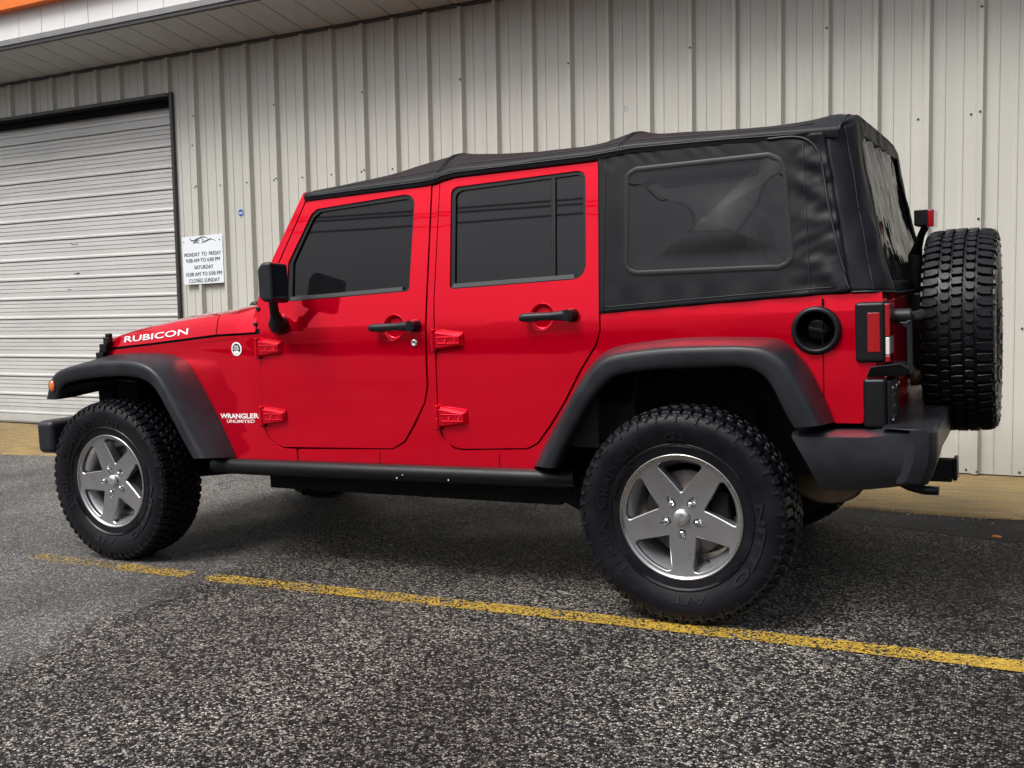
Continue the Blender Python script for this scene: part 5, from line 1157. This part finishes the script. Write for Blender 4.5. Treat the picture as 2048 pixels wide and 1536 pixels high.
# ---- wheels
RT, HWD = .400, .128
def tyre_mesh():
    m = MB()
    prof = [(.232, -.098), (.236, -.106), (.246, -.108), (.262, -.110), (.268, -.1165), (.272, -.1165), (.275, -.1135), (.300, -.124), (.325, -.130), (.345, -.131), (.362, -.127), (.374, -.121), (.377, -.122), (.380, -.119), (.383, -.112), (.385, -.095), (.3875, -.06), (.388, 0)]
    prof = prof+[(r, -y) for r, y in prof[-2::-1]]
    m.lathe(prof, seg=120)
    N = 60
    def blk(pts, a, r0, r1, ch=.0022):
        """pts: outline in (circumferential, lateral) metres"""
        pts = [(x*.96, y*.985) for x, y in pts]
        cxm = sum(p[0] for p in pts)/len(pts); cym = sum(p[1] for p in pts)/len(pts)
        def P(s, y, r): 
            rr = r-(.010 if abs(y) > .098 else 0)*((abs(y)-.098)/.022) ; t_ = a+s/RT; return (rr*cos(t_), y, rr*sin(t_))
        n = len(pts); ins = [(cxm+(x-cxm)*.88, cym+(y-cym)*.93) for x, y in pts]
        vs = [P(x, y, r0) for x, y in pts]+[P(x, y, r1-ch) for x, y in pts]+[P(x, y, r1) for x, y in ins]
        fs = [(i, (i+1) % n, n+(i+1) % n, n+i) for i in range(n)]+[(n+i, n+(i+1) % n, 2*n+(i+1) % n, 2*n+i) for i in range(n)]+[tuple(range(2*n, 3*n))]
        m.add(vs, fs)
    da = 2*pi/N
    for i in range(N):
        a = i*da; j = random.uniform(-.0008, .0008); q = i % 2
        # centre: two interlocking halves
        blk([(-.0165, -.019), (-.0170, .002), (-.0120, .021), (.0010, .0165), (.0150, .021), (.0168, .000), (.0120, -.0195), (.0005, -.0150)], a, .384, .4045)
        for s in (-1, 1):
            b = a+.5*da*s
            blk([(-.0140, s*.0285), (-.0172, s*.041), (-.0130, s*.057), (.0020, s*.061), (.0140, s*.057), (.0172, s*.043), (.0120, s*.029), (-.0020, s*.0255)], b, .384, .4040)
            # shoulder blocks, alternate depth, wrapping onto the sidewall
            w = .121 if q else .117
            blk([(-.0155, s*.070), (-.0170, s*.088), (-.0160, s*w), (-.0020, s*w), (-.0005, s*(w-.014)), (.0010, s*w), (.0152, s*w), (.0160, s*.086), (.0100, s*.076), (.0090, s*.068), (-.0050, s*.0665)], a, .386, .4000)
            # sidewall lugs
            def SP(s_, r, h): t_ = a+s_/RT; return (r*cos(t_), s*(.1175+.013*(1-((r-.340)/.048)**2)+h), r*sin(t_))
            L = .028 if q else .013; w2 = .0068 if q else .010
            vs = [SP(-w2, .384, 0), (SP(w2, .384, 0)), SP(w2*.55, .384-L, 0), SP(-w2*.55, .384-L, 0), SP(-w2, .384, .0065), SP(w2, .384, .0065), SP(w2*.5, .384-L*.95, .0050), SP(-w2*.5, .384-L*.95, .0050)]
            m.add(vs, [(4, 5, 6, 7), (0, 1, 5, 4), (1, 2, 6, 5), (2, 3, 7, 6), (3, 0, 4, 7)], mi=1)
    # lettering raised on the outer sidewall
    def surf(r): return -(.1135+.0175*sin(min(1, max(0, (r-.275)/.07))*pi/2))
    def arc(txt, mid, span, r0, r1, bold=.0):
        vs, fs = fit_text(txt, -.5, .5, 0, 1, bold=bold, extrude=.5)
        out = []
        for v in vs:
            ang = radians(mid)-v.x*radians(span); r = r0+(r1-r0)*v.y; h = .0028*(1 if v.z > 0 else -1)
            out.append((r*cos(ang), surf(r)-h-.0022, r*sin(ang)))
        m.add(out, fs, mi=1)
    arc('TERRA', 206, 40, .286, .316); arc('GRAPPLER', 147, 58, .286, .316); arc('G2', 91, 15, .286, .316, .02)
    arc('NITTO', -18, 64, .284, .318, .03); arc('A/T', -84, 26, .288, .316)
    arc('LT255/75R17', 226, 24, .256, .2645); arc('ALL TERRAIN', -45, 26, .256, .2645); arc('TUBELESS RADIAL', 150, 34, .256, .2645)
    # vent spews
    return m
TY = tyre_mesh()
def wheel_face():
    R0 = .2215
    wins, pockets = [], []
    for k in range(5):
        c = radians(90+72*k)
        pts = []
        for r, dg in ((.088, 0), (.122, -12.2), (.160, -19.6), (.196, -24.0), (.205, -23.6)): pts.append((r, dg))
        for dg in (-20, -15, -10, -5, 0, 5, 10, 15, 20): pts.append((.2115, dg))
        for r, dg in ((.205, 23.6), (.196, 24.0), (.160, 19.6), (.122, 12.2)): pts.append((r, dg))
        wins.append(rnd([(r*cos(c+radians(dg)), r*sin(c+radians(dg))) for r, dg in pts], .006, 3))
        c2 = radians(270+72*k); lp = []
        for i in range(20):
            t_ = 2*pi*i/20; u = .0665+.0205*cos(t_)+.002*(cos(t_) > 0)*cos(t_); w = .0145*sin(t_)*(1-.10*cos(t_)); lp.append((u*cos(c2)-w*sin(c2), u*sin(c2)+w*cos(c2)))
        pockets.append(lp)
    outer = circ(0, 0, R0, 96)
    return outer, wins, pockets
outer, wins, pockets = wheel_face()
def r2(x, z): return x*x+z*z
def yface(x, z):
    return .1005-.016*(1-min(1, r2(x, z)/.049))
def wheel_mesh():
    CH = .0030
    face_holes = [inset(w, -CH) for w in wins]+[[(px_*1.0, pz_) for px_, pz_ in inset(p, -.0016)] for p in pockets]
    vs, tris, _ = poly_mesh(outer, face_holes)
    bm = bmesh.new(); bv = [bm.verts.new((x, 0, z)) for x, z in vs]
    for t_ in tris:
        try: bm.faces.new([bv[i] for i in t_])
        except ValueError: pass
    for i in range(-11, 12):
        for co, no in (((.02*i+.001, 0, 0), (1, 0, 0)), ((0, 0, .02*i+.001), (0, 0, 1))): bmesh.ops.bisect_plane(bm, geom=bm.verts[:]+bm.edges[:]+bm.faces[:], plane_co=co, plane_no=no)
    for v in bm.verts: v.co.y = -yface(v.co.x, v.co.z)
    bm.verts.index_update(); m = MB()
    m.add([tuple(v.co) for v in bm.verts], [tuple(v.index for v in f.verts) for f in bm.faces], smooth=True); nf = len(m.f); bm.free()
    for w, c, dep in [(w, CH, .050) for w in wins]+[(p, .0016, .030) for p in pockets]:
        a_ = inset(w, -c)
        m.grid([[(x, -yface(x, z), z) for x, z in a_], [(x, -yface(x, z)+c, z) for x, z in w], [(x*.998, -yface(x, z)+dep, z*.998) for x, z in w]], closed=True, smooth=True)
    me = bpy.data.meshes.new('wheel'); me.materials.append(ALLOY); me.from_pydata(m.v, [], m.f)
    for p in me.polygons: p.use_smooth = True
    for p in me.polygons[:nf]:
        if p.normal.y > 0: p.flip()
    bm = bmesh.new(); bm.from_mesh(me); bm.faces.ensure_lookup_table(); bmesh.ops.recalc_face_normals(bm, faces=bm.faces[nf:]); bm.to_mesh(me); bm.free()
    nrm = []
    for p in me.polygons:
        for li in p.loop_indices:
            v = me.vertices[me.loops[li].vertex_index].co
            if p.index < nf: nrm.append(Vector((2*.016/.049*v.x*-1., -1., 2*.016/.049*v.z*-1.)).normalized())
            else: nrm.append(p.normal.copy())
    me.normals_split_custom_set(nrm)
    o = bpy.data.objects.new('wheel', me); COL.objects.link(o); return o
whl = wheel_mesh()
m = MB()
m.lathe([(.2215, -.060), (.2215, -.1015), (.2225, -.1035), (.2265, -.1085), (.2320, -.1100), (.2345, -.1085), (.2350, -.1040), (.2330, -.098)], seg=96)
rimlip = m.build('rim_lip', CHROME if 0 else mat('machined_lip', (.55, .54, .52), rough=.2, metal=1.), whl)
m = MB(); m.lathe([(.2215, -.095), (.2150, -.086), (.192, -.045), (.184, .0), (.184, .10)], seg=72); m.build('rim_barrel', ALLOYD, whl)
for k in range(5):
    m = MB(); c2 = radians(270+72*k); u = .0672; lp = [(x*.99, z*.99) for x, z in pockets[k]]; cx, cz = .067*cos(c2), .067*sin(c2)
    rows = [[(cx+(x-cx)*q, -y, cz+(z-cz)*q) for x, z in pockets[k]] for q, y in ((1.02, .088), (.96, .074), (.80, .066), (.4, .064), (.02, .064))]
    m.grid(rows, closed=True); m.build('lug_pocket', ALLOYD, whl)
for k in range(5):
    c2 = radians(270+72*k); m = MB(); cx, cz = .0605*cos(c2), .0605*sin(c2)
    m.lathe([(.0115, -.064), (.0115, -.074), (.0095, -.077), (.0098, -.092), (.0070, -.095), (.0045, -.0965), (0, -.097)], c=(cx, 0, cz), seg=6, smooth=False); m.lathe([(.0125, -.064), (.0125, -.072), (.0105, -.074)], c=(cx, 0, cz), seg=18)
    m.build('lug_nut', CHROME, whl)
m = MB(); m.lathe([(.0285, -.088), (.0280, -.0975), (.0262, -.1005), (.012, -.1022), (0, -.1026)], seg=36); 
vs, fs = fit_text('Jeep', -.015, .015, -.006, .009, bold=.01, extrude=.0004); ca_, sa_ = cos(radians(60)), sin(radians(60))
cap = m.build('centre_cap', mat('cap_silver', (.70, .71, .72), rough=.3, metal=.9, vary=.1, vscale=60), whl)
m = MB().add([(v.x*ca_-v.y*sa_, -.1028-v.z, v.x*sa_+v.y*ca_) for v in vs], fs); m.build('cap_lettering', mat('cap_mark', (.30, .31, .32), rough=.4, metal=.8), whl)
m = MB(); m.lathe([(.162, .010), (.162, -.012), (.158, -.016), (.095, -.016), (.090, -.030), (.060, -.034), (0, -.034)], seg=64); bdk = m.build('brake_disc', STEEL, whl)
m = MB()
for a in (10, 25): pass
m.box((.135*cos(radians(12)), -.018, .135*sin(radians(12))), (.07, .075, .13), M=None); m.build('brake_caliper', DARK, whl, bevel=.01)
m = MB(); m.tube([(.190*cos(-1.0), -.095, .190*sin(-1.0)), (.176*cos(-1.02), -.100, .176*sin(-1.02)), (.165*cos(-1.04), -.099, .165*sin(-1.04))], .0042, seg=8); m.build('valve_stem', TRIM, whl)
ty = TY.build('tyre', [TYRE, mat('raised_rubber_highlight', (.009, .009, .012), rough=.30, spec=.42)], whl, autosmooth=32)  # second rubber is paler: highlights on lettering and lugs put into its colour
whl.parent = car; YC = -.792
whl.location = (0, YC, .400)
w2 = copy_tree(whl, car); w2.location = (-2.946, YC, .400); w2.rotation_euler = (0, radians(15), 0)
w3 = copy_tree(whl, car); w3.location = (0, -YC, .400); w3.rotation_euler = (0, radians(20), pi)
w4 = copy_tree(whl, car); w4.location = (-2.946, -YC, .400); w4.rotation_euler = (0, radians(50), pi)
# spare: faces the rear
w5 = copy_tree(whl, car); w5.name = 'spare_wheel'; w5.location = (.890, .060, 1.012); w5.rotation_euler = (0, 0, pi/2)
for ch in list(w5.children):
    if ch.name.startswith(('brake_disc', 'brake_caliper')): bpy.data.objects.remove(ch)
m = MB()
for i in range(90):
    a = random.uniform(0, 2*pi); s = random.choice((-1, -1, 1)); y = s*random.uniform(.113, .128); r = .393 if abs(y) < .121 else .386; L = random.uniform(.006, .013); b = a+random.uniform(-.02, .02)
    m.cyl((r*cos(a), y, r*sin(a)), ((r+L)*cos(b), y+s*random.uniform(.0, .006), (r+L)*sin(b)), .0007, .0004, 3, caps=False)
vh = m.build('rubber_whiskers', TYRE, w5); tag(vh, kind='stuff')
m = MB(); m.box((.745, .05, 1.0), (.10, .30, .34)); m.cyl((.72, .06, 1.01), (.86, .06, 1.01), .10, seg=20); m.box((.735, .42, 1.02), (.06, .34, .10)); m.box((.735, .42, .90), (.06, .34, .08)); m.build('spare_carrier', SATIN, car, bevel=.008)
m = MB(); m.cyl((.715, -.18, .845), (.765, -.18, .845), .035, .030, 18); m.build('bump_stop', RUST, car)
m = MB(); m.tube([(.70, .06, 1.12), (.705, .06, 1.22), (.712, .06, 1.32), (.735, .06, 1.40), (.752, .06, 1.435)], [.020, .018, .018, .018, .020], seg=12, squash=(1.6, .8)); m.box((.742, .06, 1.466), (.052, .16, .062)); bs = m.build('brake_light_stalk', SATIN, car, bevel=.004)
m = MB(); m.box((.778, .06, 1.462), (.024, .165, .068)); m.build('brake_light_lens', REDL, bs, bevel=.004)
